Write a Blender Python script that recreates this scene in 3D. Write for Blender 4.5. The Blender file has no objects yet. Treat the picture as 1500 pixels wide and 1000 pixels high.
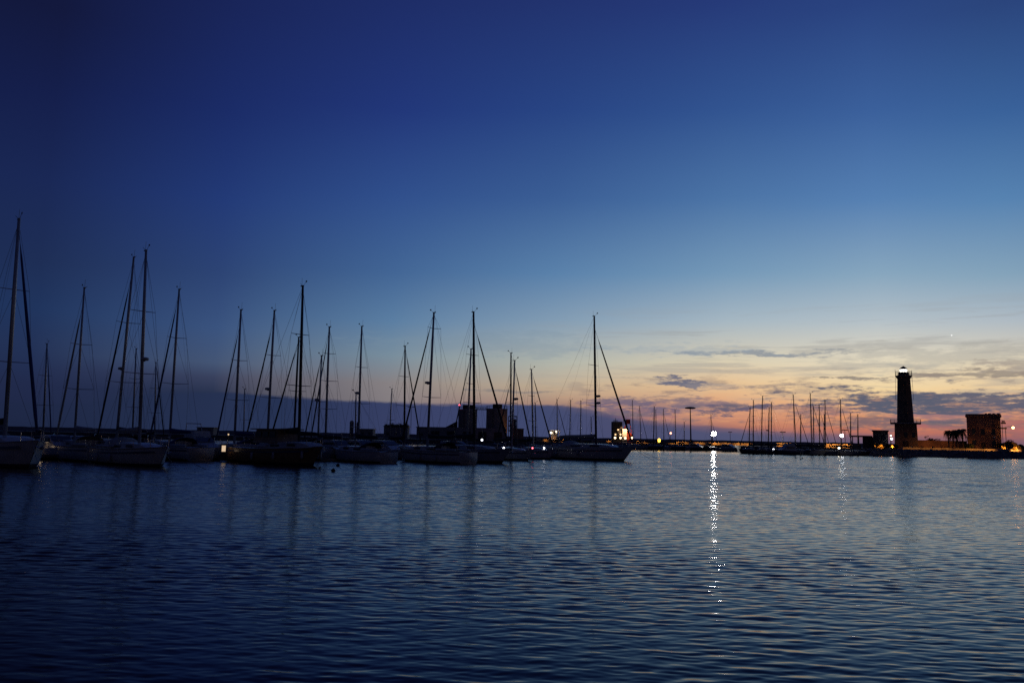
import bpy, math, random
import numpy as np
from mathutils import Vector, Matrix

random.seed(7)
rng = np.random.default_rng(11)
SC = bpy.context.scene
COL = SC.collection
R = math.radians

# ------------------------------------------------------------------ camera
F = 1167.0                      # focal length in photo pixels (1500 wide)
CAMZ = 2.5                      # eye height over the water
PITCH = math.atan(143 / F)
ROLL = math.atan(0.0195)
fwd = Vector((0, math.cos(PITCH), math.sin(PITCH)))
r0 = Vector((1, 0, 0)); u0 = Vector((0, -math.sin(PITCH), math.cos(PITCH)))
rt = r0 * math.cos(ROLL) + u0 * math.sin(ROLL)
up = u0 * math.cos(ROLL) - r0 * math.sin(ROLL)
cam_d = bpy.data.cameras.new('camera')
cam = bpy.data.objects.new('camera', cam_d); COL.objects.link(cam)
cam_d.sensor_width = 36.0; cam_d.lens = F / 1500 * 36.0
cam_d.clip_start = 0.1; cam_d.clip_end = 30000
m = Matrix((rt, up, -fwd)).transposed().to_4x4()
m.translation = Vector((0, 0, CAMZ)); cam.matrix_world = m
SC.camera = cam


def ray(u, v):
    return rt * ((u - 750) / F) + up * (-(v - 500) / F) + fwd


def at(u, v, Y):
    """point of the place seen at photo pixel (u, v) at distance Y ahead"""
    d = ray(u, v); return Vector((0, 0, CAMZ)) + d * (Y / d.y)


def atz(u, Y, z):
    """point at distance Y ahead and height z, on the photo column u"""
    v = 650.0
    for _ in range(6):
        p = at(u, v, Y); v += (p.z - z) / Y * F
    return at(u, v, Y)


def angles(u, v):
    d = ray(u, v).normalized()
    return math.degrees(math.atan2(d.x, d.y)), math.degrees(math.asin(d.z))


# ------------------------------------------------------------------ render settings
SC.view_settings.view_transform = 'Standard'; SC.view_settings.look = 'None'
SC.view_settings.exposure = 0.0; SC.view_settings.gamma = 1.0
SC.view_settings.use_curve_mapping = False
SC.render.engine = 'CYCLES'
SC.cycles.max_bounces = 6; SC.cycles.glossy_bounces = 4; SC.cycles.diffuse_bounces = 2
SC.cycles.sample_clamp_indirect = 10
SC.cycles.use_denoising = False; SC.cycles.use_adaptive_sampling = False


def lin(c):
    return tuple(((x / 255) / 12.92 if x <= 10.3 else (((x / 255) + 0.055) / 1.055) ** 2.4) for x in c)


# ------------------------------------------------------------------ dusk sky
W = bpy.data.worlds.new('World'); SC.world = W; W.use_nodes = True
nt = W.node_tree; nt.nodes.clear()


def nd(t, **k):
    n = nt.nodes.new(t)
    for a, b in k.items(): setattr(n, a, b)
    return n


def val(s, x):
    if isinstance(x, (int, float)): s.default_value = x
    else: nt.links.new(x, s)


def M(op, a, b=0.0, c=0.0, clamp=False):
    n = nd('ShaderNodeMath', operation=op); n.use_clamp = clamp
    val(n.inputs[0], a); val(n.inputs[1], b); val(n.inputs[2], c)
    return n.outputs[0]


def sstep(x, a, b):
    n = nd('ShaderNodeMapRange', interpolation_type='SMOOTHSTEP')
    val(n.inputs[0], x); n.inputs[1].default_value = a; n.inputs[2].default_value = b
    return n.outputs[0]


def lstep(x, a, b, c=0.0, d=1.0):
    n = nd('ShaderNodeMapRange'); n.clamp = True
    val(n.inputs[0], x)
    for i, q in enumerate((a, b, c, d)): n.inputs[i + 1].default_value = q
    return n.outputs[0]


def mixc(f, a, b):
    n = nd('ShaderNodeMix', data_type='RGBA'); val(n.inputs[0], f)
    for s, x in ((n.inputs[6], a), (n.inputs[7], b)):
        if isinstance(x, tuple): s.default_value = (*x, 1)
        else: nt.links.new(x, s)
    return n.outputs[2]


tc = nd('ShaderNodeTexCoord'); sep = nd('ShaderNodeSeparateXYZ'); nt.links.new(tc.outputs['Generated'], sep.inputs[0])
AZ = M('MULTIPLY', M('ARCTAN2', sep.outputs[0], sep.outputs[1]), 57.29578)
EL = M('MULTIPLY', M('ARCSINE', sep.outputs[2]), 57.29578)
EF = M('POWER', M('DIVIDE', M('MAXIMUM', EL, 0.0), 90.0), 0.5)
ZEN = (19, 29, 72)
cols = [  # photo column: colours down the sky (photo row, sRGB)
    (40, [(0, (19, 25, 61)), (130, (21, 31, 75)), (260, (26, 40, 85)), (380, (30, 46, 85)), (450, (32, 52, 92)), (500, (35, 50, 86)), (560, (33, 42, 74)), (632, (25, 33, 58))]),
    (310, [(0, (25, 37, 89)), (160, (27, 44, 103)), (290, (35, 58, 118)), (400, (45, 68, 116)), (480, (58, 83, 126)), (530, (68, 85, 116)), (552, (56, 64, 92)), (575, (39, 49, 76)), (636, (36, 48, 78))]),
    (570, [(0, (30, 45, 103)), (160, (34, 55, 121)), (290, (49, 80, 140)), (400, (67, 102, 149)), (470, (91, 126, 162)), (520, (120, 141, 156)), (560, (134, 128, 130)), (640, (112, 100, 112))]),
    (810, [(0, (34, 51, 110)), (160, (40, 68, 131)), (290, (59, 94, 149)), (400, (90, 129, 170)), (470, (130, 156, 179)), (530, (176, 180, 170)), (565, (192, 172, 146)), (590, (172, 138, 120)), (645, (140, 100, 104))]),
    (1070, [(0, (38, 58, 120)), (160, (50, 84, 144)), (290, (76, 116, 166)), (400, (117, 153, 184)), (470, (166, 183, 194)), (530, (218, 206, 178)), (565, (233, 193, 146)), (600, (212, 152, 122)), (625, (190, 124, 102)), (650, (132, 102, 108))]),
    (1290, [(0, (42, 67, 127)), (160, (59, 96, 155)), (290, (86, 128, 178)), (400, (135, 166, 190)), (470, (180, 192, 199)), (530, (229, 217, 190)), (570, (243, 214, 162)), (605, (228, 160, 112)), (630, (202, 120, 94)), (655, (156, 102, 96))]),
    (1480, [(0, (43, 69, 124)), (160, (58, 98, 154)), (290, (87, 131, 177)), (400, (132, 163, 186)), (470, (176, 187, 195)), (530, (222, 208, 180)), (570, (238, 206, 158)), (605, (214, 148, 114)), (635, (190, 112, 94)), (657, (154, 100, 98))]),
]


def ramp(stops):
    n = nd('ShaderNodeValToRGB'); nt.links.new(EF, n.inputs[0])
    e = n.color_ramp.elements
    stops = sorted(stops)
    while len(e) < len(stops): e.new(0.5)
    for i, (p, c) in enumerate(stops):
        e[i].position = p; e[i].color = (*lin(c), 1)
    return n.outputs[0]


def col_ramp(u, rows):
    st = []
    for v, c in rows:
        a, e = angles(u, v); st.append((math.sqrt(max(e, 0) / 90), c))
    top = rows[0][1]
    st.append((math.sqrt(48 / 90), tuple((0.45 * a + 0.55 * b) for a, b in zip(top, ZEN))))
    st.append((1.0, ZEN))
    return ramp(st)


dark = [(0.0, (20, 24, 40)), (0.2, (20, 26, 48)), (0.4, (17, 24, 52)), (0.7, (16, 24, 58)), (1.0, ZEN)]
fields = [(-180, ramp(dark)), (-75, ramp([(p, tuple(x * 0.9 for x in c)) for p, c in dark]))]
for u, rows in cols: fields.append((angles(u, 600)[0], col_ramp(u, rows)))
fields += [(60, col_ramp(570, cols[2][1])), (95, ramp(dark)), (180, ramp(dark))]
sky = fields[0][1]
for (a0, _), (a1, c1) in zip(fields, fields[1:]): sky = mixc(lstep(AZ, a0, a1), sky, c1)

cxy = nd('ShaderNodeCombineXYZ'); nt.links.new(AZ, cxy.inputs[0]); nt.links.new(EL, cxy.inputs[1])


def noise(sx, sy, detail=5, off=0.0, rough=0.55):
    mp = nd('ShaderNodeMapping'); nt.links.new(cxy.outputs[0], mp.inputs[0])
    mp.inputs['Scale'].default_value = (sx, sy, 1); mp.inputs['Location'].default_value = (off, off * 0.7, off)
    n = nd('ShaderNodeTexNoise'); nt.links.new(mp.outputs[0], n.inputs['Vector'])
    n.inputs['Scale'].default_value = 1; n.inputs['Detail'].default_value = detail; n.inputs['Roughness'].default_value = rough
    return M('SUBTRACT', n.outputs['Fac'], 0.5)


N1 = noise(0.22, 1.1, 6, 3.1, 0.6); N2 = noise(0.10, 0.5, 4, 9.7); N3 = noise(0.5, 2.6, 5, 5.2, 0.6); N4 = noise(1.3, 5.5, 6, 7.7, 0.65)
wisp = noise(0.11, 1.6, 6, 21.3, 0.62)
# high thin grey wisps over the afterglow
wz = M('MULTIPLY', M('MULTIPLY', sstep(EL, 1.0, 3.2), sstep(EL, 10.5, 6.5)), sstep(AZ, -4, 14))
sky = mixc(M('MULTIPLY', M('MULTIPLY', sstep(wisp, 0.0, 0.14), wz), 0.42), sky, lin((150, 150, 150)))


def cloud(u, v, w, h, c, k=1.0, soft=0.8, tilt=0.0, warp=1.0):
    global sky
    a0, e0 = angles(u, v); wa = w / F * 57.3; wh = h / F * 57.3
    da = M('SUBTRACT', M('ADD', AZ, M('MULTIPLY', N2, 6.0 * warp)), a0)
    de = M('SUBTRACT', M('ADD', EL, M('MULTIPLY', N1, 3.0 * warp * min(1, wh / 0.35))), e0)
    de = M('ADD', de, M('MULTIPLY', da, tilt))
    q = M('ADD', M('POWER', M('ABSOLUTE', M('DIVIDE', da, wa)), 2.0), M('POWER', M('ABSOLUTE', M('DIVIDE', de, wh)), 2.0))
    q = M('ADD', M('ADD', q, M('MULTIPLY', N3, 4.6)), M('MULTIPLY', N4, 7.0 if w < 62 else 4.6))
    f = M('MULTIPLY', sstep(q, 1.0 + soft, 1.0 - soft), k)
    sky = mixc(f, sky, lin(c))


cloud(1110, 517, 110, 4.5, (120, 132, 148), 0.75, 0.9, 0.02)
cloud(1000, 512, 130, 8, (150, 165, 178), 0.35, 0.9, 0.0)
cloud(1003, 562, 30, 6.5, (92, 98, 124), 0.9, 0.8)
cloud(1045, 566, 40, 4, (150, 140, 140), 0.5, 0.9)
cloud(1170, 572, 60, 6, (170, 150, 136), 0.5, 0.9)
cloud(1262, 553, 48, 2.4, (140, 130, 122), 0.85, 0.7, 0.03)
cloud(1440, 548, 95, 4, (140, 130, 122), 0.8, 0.8)
cloud(1400, 522, 120, 14, (172, 170, 162), 0.5, 0.95, 0.02)
cloud(1480, 533, 60, 9, (165, 152, 140), 0.6, 0.9)
cloud(1010, 593, 110, 9, (120, 106, 122), 0.8, 0.9, -0.01)
cloud(945, 604, 60, 8, (118, 98, 120), 0.7, 0.9)
cloud(1100, 597, 60, 6, (92, 88, 112), 0.9, 0.8, -0.06)
cloud(1160, 602, 60, 6, (112, 96, 112), 0.7, 0.9)
cloud(1420, 592, 175, 14, (84, 90, 112), 0.94, 0.75, 0.035, 1.3)
cloud(1300, 592, 75, 8, (90, 94, 112), 0.88, 0.85, 0.02)
cloud(1290, 618, 90, 8, (112, 98, 108), 0.7, 0.9)
cloud(1400, 622, 110, 10, (116, 98, 106), 0.65, 0.9)
cloud(1230, 600, 40, 6, (130, 104, 112), 0.6, 0.9)
cloud(1280, 606, 26, 3.5, (236, 176, 128), 0.75, 0.8)
cloud(935, 594, 80, 6, (112, 100, 122), 0.7, 0.9)
cloud(945, 612, 60, 2.6, (186, 126, 118), 0.7, 0.9)
cloud(1400, 609, 80, 2.6, (186, 130, 122), 0.7, 0.9)
cloud(1368, 625, 34, 4.5, (184, 108, 104), 0.7, 0.9)
cloud(1478, 624, 36, 6, (182, 108, 104), 0.7, 0.9)
cloud(1230, 606, 60, 3, (206, 140, 116), 0.6, 0.9)
cloud(760, 573, 60, 1.8, (120, 118, 122), 0.55, 0.8)
cloud(700, 505, 160, 14, (120, 142, 160), 0.25, 0.95)

# ragged scraps of low cloud between the bands
N5 = noise(0.30, 1.7, 9, 33.0, 0.68)
fz = M('MULTIPLY', M('MULTIPLY', sstep(EL, 0.6, 1.6), sstep(EL, 6.0, 3.2)), sstep(AZ, 0, 9))
sky = mixc(M('MULTIPLY', M('MULTIPLY', sstep(N5, 0.015, 0.12), fz), 0.55), sky, lin((116, 106, 114)))
sky = mixc(M('MULTIPLY', M('MULTIPLY', sstep(N5, -0.03, -0.13), M('MULTIPLY', fz, sstep(EL, 4.2, 2.6))), 0.35), sky, lin((236, 170, 118)))

# the slate bank of cloud along the sea horizon
bt = nd('ShaderNodeFloatCurve')
nt.links.new(lstep(AZ, -40, 40), bt.inputs['Value'])
cm = bt.mapping.curves[0]
pts = [(-40, 2.3)] + [(angles(u, v)[0], angles(u, v)[1]) for u, v in ((40, 590), (310, 574), (480, 585), (570, 589), (700, 592), (800, 593), (860, 600), (920, 611), (1000, 621), (1080, 628), (1200, 634), (1480, 640))] + [(40, 0.8)]
cm.points[0].location = (0, pts[0][1] / 5); cm.points[1].location = (1, pts[-1][1] / 5)
for a, e in pts[1:-1]: cm.points.new((a + 40) / 80, e / 5)
bt.mapping.update()
dbank = M('SUBTRACT', M('MULTIPLY', bt.outputs[0], 5.0), M('ADD', M('ADD', EL, M('MULTIPLY', N1, 0.5)), M('MULTIPLY', N4, 0.25)))
bcol = ramp([(0, (30, 40, 68)), (1.0, (30, 40, 68))])
for a0, a1, c in ((-30, -18, (38, 50, 82)), (-16, -7, (57, 65, 102)), (-6, 3, (64, 73, 110)), (8, 18, (74, 84, 118)), (20, 28, (96, 88, 114))):
    bcol = mixc(lstep(AZ, a0, a1), bcol, lin(c))
bf = M('MULTIPLY', M('ADD', M('MULTIPLY', sstep(dbank, -0.14, 0.12), lstep(AZ, 2, 8, 1.0, 0.3)), M('MULTIPLY', sstep(dbank, -0.5, 0.5), lstep(AZ, 2, 8, 0.0, 0.65))), M('MULTIPLY', lstep(AZ, -32, -18, 0.5, 1.0), lstep(AZ, 16, 30, 1.0, 0.75)))
sky = mixc(bf, sky, bcol)
# one planet over the lighthouse
pa, pe = angles(1394, 491)
dist = M('SQRT', M('ADD', M('POWER', M('SUBTRACT', AZ, pa), 2.0), M('POWER', M('SUBTRACT', EL, pe), 2.0)))
sky = mixc(sstep(dist, 0.055, 0.03), sky, (1.0, 1.0, 0.98))
bg = nd('ShaderNodeBackground'); nt.links.new(sky, bg.inputs[0]); bg.inputs[1].default_value = 1.0
ow = nd('ShaderNodeOutputWorld'); nt.links.new(bg.outputs[0], ow.inputs[0])

# ------------------------------------------------------------------ materials
MATS = {}


def mat(name, c, rough=0.5, metal=0.0, var=0.25, scale=3.0, bump=0.0):
    if name in MATS: return MATS[name]
    m = bpy.data.materials.new(name); m.use_nodes = True; t = m.node_tree
    b = t.nodes['Principled BSDF']
    b.inputs['Roughness'].default_value = rough; b.inputs['Metallic'].default_value = metal
    co = t.nodes.new('ShaderNodeTexCoord'); n = t.nodes.new('ShaderNodeTexNoise')
    n.inputs['Scale'].default_value = scale; n.inputs['Detail'].default_value = 6
    t.links.new(co.outputs['Object'], n.inputs['Vector'])
    r = t.nodes.new('ShaderNodeValToRGB'); t.links.new(n.outputs['Fac'], r.inputs[0])
    r.color_ramp.elements[0].position = 0.3; r.color_ramp.elements[1].position = 0.7
    r.color_ramp.elements[0].color = (*[x * (1 - var) for x in c], 1)
    r.color_ramp.elements[1].color = (*[min(1, x * (1 + var)) for x in c], 1)
    t.links.new(r.outputs[0], b.inputs['Base Color'])
    if bump:
        bp = t.nodes.new('ShaderNodeBump'); bp.inputs['Strength'].default_value = bump; bp.inputs['Distance'].default_value = 0.2
        t.links.new(n.outputs['Fac'], bp.inputs['Height']); t.links.new(bp.outputs[0], b.inputs['Normal'])
    MATS[name] = m
    return m


def emit(name, c, s):
    if name in MATS: return MATS[name]
    m = bpy.data.materials.new(name); m.use_nodes = True; t = m.node_tree
    b = t.nodes['Principled BSDF']; b.inputs['Base Color'].default_value = (0.8, 0.8, 0.8, 1)
    b.inputs['Emission Color'].default_value = (*c, 1); b.inputs['Emission Strength'].default_value = s
    MATS[name] = m
    return m


gel = mat('white_gelcoat', (0.5, 0.485, 0.46), 0.3, 0, 0.12, 2)
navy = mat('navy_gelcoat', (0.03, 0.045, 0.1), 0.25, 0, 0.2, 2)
grey_hull = mat('grey_gelcoat', (0.3, 0.31, 0.33), 0.35, 0, 0.15, 2)
wood_hull = mat('varnished_planks', (0.22, 0.13, 0.07), 0.45, 0, 0.35, 4)
antif = mat('antifouling', (0.04, 0.03, 0.035), 0.8, 0, 0.3, 4)
teak = mat('teak_deck', (0.26, 0.19, 0.12), 0.7, 0, 0.25, 8)
deckw = mat('deck_gelcoat', (0.4, 0.4, 0.38), 0.6, 0, 0.12, 5)
alu = mat('mast_aluminium', (0.42, 0.41, 0.4), 0.45, 0.5, 0.12, 2)
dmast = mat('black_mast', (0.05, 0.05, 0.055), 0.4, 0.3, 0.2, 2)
wire = mat('rigging_wire', (0.12, 0.12, 0.13), 0.5, 0.6, 0.1, 2)
glass = mat('dark_window', (0.02, 0.025, 0.03), 0.08, 0, 0.2, 2)
blue_cloth = mat('blue_canvas', (0.02, 0.035, 0.14), 0.85, 0, 0.25, 5)
dark_cloth = mat('dark_canvas', (0.025, 0.028, 0.035), 0.9, 0, 0.25, 5)
pale_cloth = mat('pale_canvas', (0.35, 0.34, 0.31), 0.9, 0, 0.2, 5)
steel = mat('stainless_rail', (0.45, 0.45, 0.45), 0.25, 0.9, 0.08, 3)
rubber = mat('fender_rubber', (0.3, 0.3, 0.32), 0.6, 0, 0.2, 4)
orange_gear = mat('orange_gear', (0.55, 0.13, 0.04), 0.6, 0, 0.2, 4)
concrete = mat('weathered_concrete', (0.27, 0.25, 0.22), 0.85, 0, 0.3, 0.7, 0.3)
dark_plaster = mat('dark_grey_plaster', (0.09, 0.08, 0.075), 0.9, 0, 0.3, 0.5, 0.2)  # very dark grey base for the hut and ship deckhouse
silo_c = mat('pale_cement', (0.5, 0.48, 0.44), 0.85, 0, 0.25, 0.35, 0.2)
plaster = mat('ochre_plaster', (0.3, 0.17, 0.11), 0.9, 0, 0.25, 0.5, 0.2)
stone = mat('lighthouse_stone', (0.17, 0.125, 0.09), 0.85, 0, 0.3, 0.6, 0.3)
rock = mat('rough_rock', (0.17, 0.15, 0.13), 0.95, 0, 0.45, 0.9, 0.6)
asphalt = mat('quay_paving', (0.11, 0.1, 0.09), 0.9, 0, 0.3, 0.6, 0.2)
iron = mat('dark_iron', (0.04, 0.04, 0.045), 0.5, 0.6, 0.25, 3)
hedge = mat('lit_hedge', (0.15, 0.12, 0.045), 0.85, 0, 0.4, 2)  # paler foliage colour, adds to the lamplight on the lit hedges
leaf = mat('foliage', (0.05, 0.075, 0.03), 0.8, 0, 0.4, 2)
bark = mat('bark', (0.13, 0.09, 0.06), 0.95, 0, 0.35, 4)
redpaint = mat('red_paint', (0.42, 0.05, 0.03), 0.45, 0, 0.2, 2)
whitep = mat('white_paint', (0.72, 0.7, 0.66), 0.5, 0, 0.12, 1.5)
planks = mat('pontoon_planks', (0.2, 0.16, 0.12), 0.85, 0, 0.35, 3)
SOD = (1.0, 0.36, 0.06)
white_l = (1.0, 0.96, 0.9)
L_flood = emit('floodlight_glow', (1.0, 0.94, 0.88), 1300)
L_white = emit('white_lamp_glow', (1.0, 0.72, 0.4), 4)
L_sod = emit('sodium_lamp_glow', (1.0, 0.5, 0.16), 14)
L_small = emit('deck_light_glow', (0.85, 0.88, 1.0), 9)
L_warm = emit('warm_light_glow', (1.0, 0.72, 0.42), 3.5)
L_red = emit('red_beacon_glow', (1.0, 0.12, 0.16), 6)
L_yel = emit('amber_light_glow', (1.0, 0.55, 0.05), 5)
L_wall = emit('added_pane_glow', (1.0, 0.62, 0.3), 1.6)
L_lant = emit('lighthouse_lantern_glow', (1.0, 0.95, 0.85), 2.6)


# ------------------------------------------------------------------ mesh helpers
class MB:
    def __init__(s): s.v = []; s.f = []; s.m = []

    def add(s, vs, fs, mi=0):
        o = len(s.v); s.v += [tuple(x) for x in vs]; s.f += [tuple(i + o for i in f) for f in fs]; s.m += [mi] * len(fs)
        return s

    def box(s, c, d, mi=0, taper=1.0, rz=0.0):
        x, y, z = (q / 2 for q in d); vs = []
        cr, sr = math.cos(rz), math.sin(rz)
        for sz, k in ((-1, 1.0), (1, taper)):
            for sx, sy in ((-1, -1), (1, -1), (1, 1), (-1, 1)):
                px, py = sx * x * k, sy * y * k
                vs.append((c[0] + px * cr - py * sr, c[1] + px * sr + py * cr, c[2] + sz * z))
        return s.add(vs, [(3, 2, 1, 0), (4, 5, 6, 7), (0, 1, 5, 4), (1, 2, 6, 5), (2, 3, 7, 6), (3, 0, 4, 7)], mi)

    def tube(s, pts, rad, n=6, mi=0, cap=True):
        pts = [Vector(p) for p in pts]
        if isinstance(rad, (int, float)): rad = [rad] * len(pts)
        vs = []; fs = []; prev = None
        for i, p in enumerate(pts):
            t = (pts[min(i + 1, len(pts) - 1)] - pts[max(i - 1, 0)])
            t = t.normalized() if t.length > 1e-9 else Vector((0, 0, 1))
            if prev is None:
                a = t.cross(Vector((0, 0, 1)))
                if a.length < 1e-3: a = t.cross(Vector((1, 0, 0)))
                a.normalize()
            else:
                a = (prev - t * prev.dot(t)).normalized()
            prev = a; b = t.cross(a)
            for k in range(n):
                q = 2 * math.pi * k / n
                vs.append(p + (a * math.cos(q) + b * math.sin(q)) * rad[i])
        for i in range(len(pts) - 1):
            for k in range(n):
                k2 = (k + 1) % n
                fs.append((i * n + k, i * n + k2, (i + 1) * n + k2, (i + 1) * n + k))
        if cap:
            fs.append(tuple(range(n - 1, -1, -1))); fs.append(tuple((len(pts) - 1) * n + k for k in range(n)))
        return s.add(vs, fs, mi)

    def lathe(s, prof, c=(0, 0, 0), n=20, mi=0):
        vs = []; fs = []
        for r, z in prof:
            for k in range(n):
                q = 2 * math.pi * k / n; vs.append((c[0] + r * math.cos(q), c[1] + r * math.sin(q), c[2] + z))
        for i in range(len(prof) - 1):
            for k in range(n):
                k2 = (k + 1) % n; fs.append((i * n + k, i * n + k2, (i + 1) * n + k2, (i + 1) * n + k))
        fs.append(tuple(range(n - 1, -1, -1))); fs.append(tuple((len(prof) - 1) * n + k for k in range(n)))
        return s.add(vs, fs, mi)

    def ball(s, c, r, n=8, sq=(1, 1, 1), mi=0):
        pr = []
        vs = []; fs = []; rings = n // 2 + 1
        for i in range(rings + 1):
            th = math.pi * i / rings
            for k in range(n):
                q = 2 * math.pi * k / n
                vs.append((c[0] + r * sq[0] * math.sin(th) * math.cos(q), c[1] + r * sq[1] * math.sin(th) * math.sin(q), c[2] - r * sq[2] * math.cos(th)))
        for i in range(rings):
            for k in range(n):
                k2 = (k + 1) % n; fs.append((i * n + k, i * n + k2, (i + 1) * n + k2, (i + 1) * n + k))
        return s.add(vs, fs, mi)

    def build(s, name, mats, parent=None, smooth=False, loc=None):
        me = bpy.data.meshes.new(name); me.from_pydata(s.v, [], s.f)
        mats = mats if isinstance(mats, (list, tuple)) else [mats]
        for q in mats: me.materials.append(q)
        if len(mats) > 1: me.polygons.foreach_set('material_index', s.m)
        if smooth:
            me.polygons.foreach_set('use_smooth', [True] * len(me.polygons))
        o = bpy.data.objects.new(name, me); COL.objects.link(o)
        if parent: o.parent = parent
        if loc is not None: o.location = loc
        return o


def tag(o, label=None, cat=None, group=None, kind=None):
    for k, x in (('label', label), ('category', cat), ('group', group), ('kind', kind)):
        if x: o[k] = x
    return o


def thing(name, loc, label, cat, group=None, rz=0.0):
    o = bpy.data.objects.new(name, None); COL.objects.link(o); o.location = loc; o.rotation_euler = (0, 0, rz)
    o.empty_display_size = 0.3
    return tag(o, label, cat, group)


def light(name, kind, parent, loc, power, color, **k):
    d = bpy.data.lights.new(name, kind); d.energy = power; d.color = color
    for a, b in k.items(): setattr(d, a, b)
    o = bpy.data.objects.new(name, d); COL.objects.link(o); o.parent = parent; o.location = loc
    return o


# ------------------------------------------------------------------ water
def build_water():
    rows = [4.0]
    while rows[-1] < 330: rows.append(rows[-1] + max(0.028, rows[-1] ** 2 / 5400))
    rows = np.array(rows); cols_ = np.linspace(R(-46), R(46), 760)
    A, D = np.meshgrid(cols_, rows)
    X = D * np.tan(A); Y = D * 1.0
    sp = np.maximum(0.028, D ** 2 / 5400); spx = D * (cols_[1] - cols_[0]) * 1.2
    Z = np.zeros_like(X)
    gust = np.zeros_like(X)
    for _ in range(9):
        l = rng.uniform(12, 45); t = rng.normal(0, 0.5)
        gust += np.sin(2 * np.pi / l * (np.cos(t) * Y + np.sin(t) * X * 0.4) + rng.uniform(0, 6.28))
    gust = np.clip(1 + 0.26 * gust / 1.5, 0.35, 1.7)
    for i in range(150):
        l = math.exp(rng.uniform(math.log(0.11), math.log(0.6)))
        t = rng.normal(0.09, 0.37)
        amp = 0.00162 * l ** 1.04
        fade = np.clip(l / (3.0 * sp) - 0.6, 0, 1) * np.clip(l / (abs(math.sin(t)) + 0.12) / (3.0 * spx) - 0.5, 0, 1)
        ph = 2 * np.pi / l * (math.cos(t) * Y + math.sin(t) * X) + rng.uniform(0, 6.28)
        s = np.sin(ph)
        Z += amp * fade * (s + 0.18 * np.cos(2 * ph))
    Z *= gust
    Z *= np.clip((330 - D) / 60, 0, 1)
    n, mcol = X.shape
    co = np.stack([X, Y, Z], -1).reshape(-1, 3)
    idx = np.arange(n * mcol).reshape(n, mcol)
    q = np.stack([idx[:-1, :-1], idx[:-1, 1:], idx[1:, 1:], idx[1:, :-1]], -1).reshape(-1, 4)
    # outer flat sea: ring of large quads joined on behind and around
    me = bpy.data.meshes.new('sea_water')
    ymax = rows[-1]; tx = math.tan(R(46))
    ext = np.array([[-9000, -40, 0], [9000, -40, 0], [9000, 9000, 0], [-9000, 9000, 0],
                    [-9000, 4.0, 0], [-4 * tx, 4.0, 0], [4 * tx, 4.0, 0], [9000, 4.0, 0],
                    [-9000, ymax, 0], [-ymax * tx, ymax, 0], [ymax * tx, ymax, 0], [9000, ymax, 0]], float)
    o = len(co)
    ef = np.array([[0, 1, 7, 4], [4, 5, 9, 8], [6, 7, 11, 10], [8, 11, 2, 3]]) + o
    co = np.vstack([co, ext]); q = np.vstack([q, ef])
    me.vertices.add(len(co)); me.vertices.foreach_set('co', co.ravel())
    me.loops.add(q.size); me.loops.foreach_set('vertex_index', q.ravel().astype(np.int32))
    me.polygons.add(len(q)); me.polygons.foreach_set('loop_start', np.arange(0, q.size, 4, dtype=np.int32))
    me.polygons.foreach_set('use_smooth', np.ones(len(q), bool))
    me.update(); me.validate()
    ob = bpy.data.objects.new('sea_water', me); COL.objects.link(ob); tag(ob, kind='structure')
    m = bpy.data.materials.new('harbour_water'); m.use_nodes = True; t = m.node_tree
    b = t.nodes['Principled BSDF']
    b.inputs['Base Color'].default_value = (0.004, 0.006, 0.008, 1); b.inputs['Roughness'].default_value = 0.085; b.inputs['Specular IOR Level'].default_value = 0.23; b.inputs['Specular Tint'].default_value = (1.0, 0.95, 0.88, 1)
    b.inputs['IOR'].default_value = 1.333
    g = t.nodes.new('ShaderNodeNewGeometry')
    sy = t.nodes.new('ShaderNodeSeparateXYZ'); t.links.new(g.outputs['Position'], sy.inputs[0])

    def nz(sx, syy, det, rot=0.06):
        mp = t.nodes.new('ShaderNodeMapping'); mp.inputs['Scale'].default_value = (sx, syy, 1); mp.inputs['Rotation'].default_value = (0, 0, rot)
        t.links.new(g.outputs['Position'], mp.inputs[0])
        n = t.nodes.new('ShaderNodeTexNoise'); n.inputs['Scale'].default_value = 1; n.inputs['Detail'].default_value = det
        t.links.new(mp.outputs[0], n.inputs['Vector']); return n.outputs['Fac']

    def mr(a, b_, c, d):
        n = t.nodes.new('ShaderNodeMapRange'); n.interpolation_type = 'SMOOTHSTEP'
        t.links.new(sy.outputs[1], n.inputs[0])
        for i, q_ in enumerate((a, b_, c, d)): n.inputs[i + 1].default_value = q_
        return n.outputs[0]

    def mul(a, b_):
        n = t.nodes.new('ShaderNodeMath'); n.operation = 'MULTIPLY'
        for s, x in ((n.inputs[0], a), (n.inputs[1], b_)):
            if isinstance(x, float): s.default_value = x
            else: t.links.new(x, s)
        return n.outputs[0]

    def add(a, b_):
        n = t.nodes.new('ShaderNodeMath'); n.operation = 'ADD'; t.links.new(a, n.inputs[0]); t.links.new(b_, n.inputs[1]); return n.outputs[0]
    def nzc(sx, syy, det, rot, amp):
        mp = t.nodes.new('ShaderNodeMapping'); mp.inputs['Scale'].default_value = (sx, syy, 1); mp.inputs['Rotation'].default_value = (0, 0, rot)
        t.links.new(g.outputs['Position'], mp.inputs[0])
        n = t.nodes.new('ShaderNodeTexNoise'); n.inputs['Scale'].default_value = 1; n.inputs['Detail'].default_value = det
        t.links.new(mp.outputs[0], n.inputs['Vector'])
        v = t.nodes.new('ShaderNodeVectorMath'); v.operation = 'SUBTRACT'; t.links.new(n.outputs['Color'], v.inputs[0]); v.inputs[1].default_value = (0.5, 0.5, 0.5)
        w = t.nodes.new('ShaderNodeVectorMath'); w.operation = 'SCALE'; t.links.new(v.outputs[0], w.inputs[0])
        if isinstance(amp, float): w.inputs['Scale'].default_value = amp
        else: t.links.new(amp, w.inputs['Scale'])
        return w.outputs[0]

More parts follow.
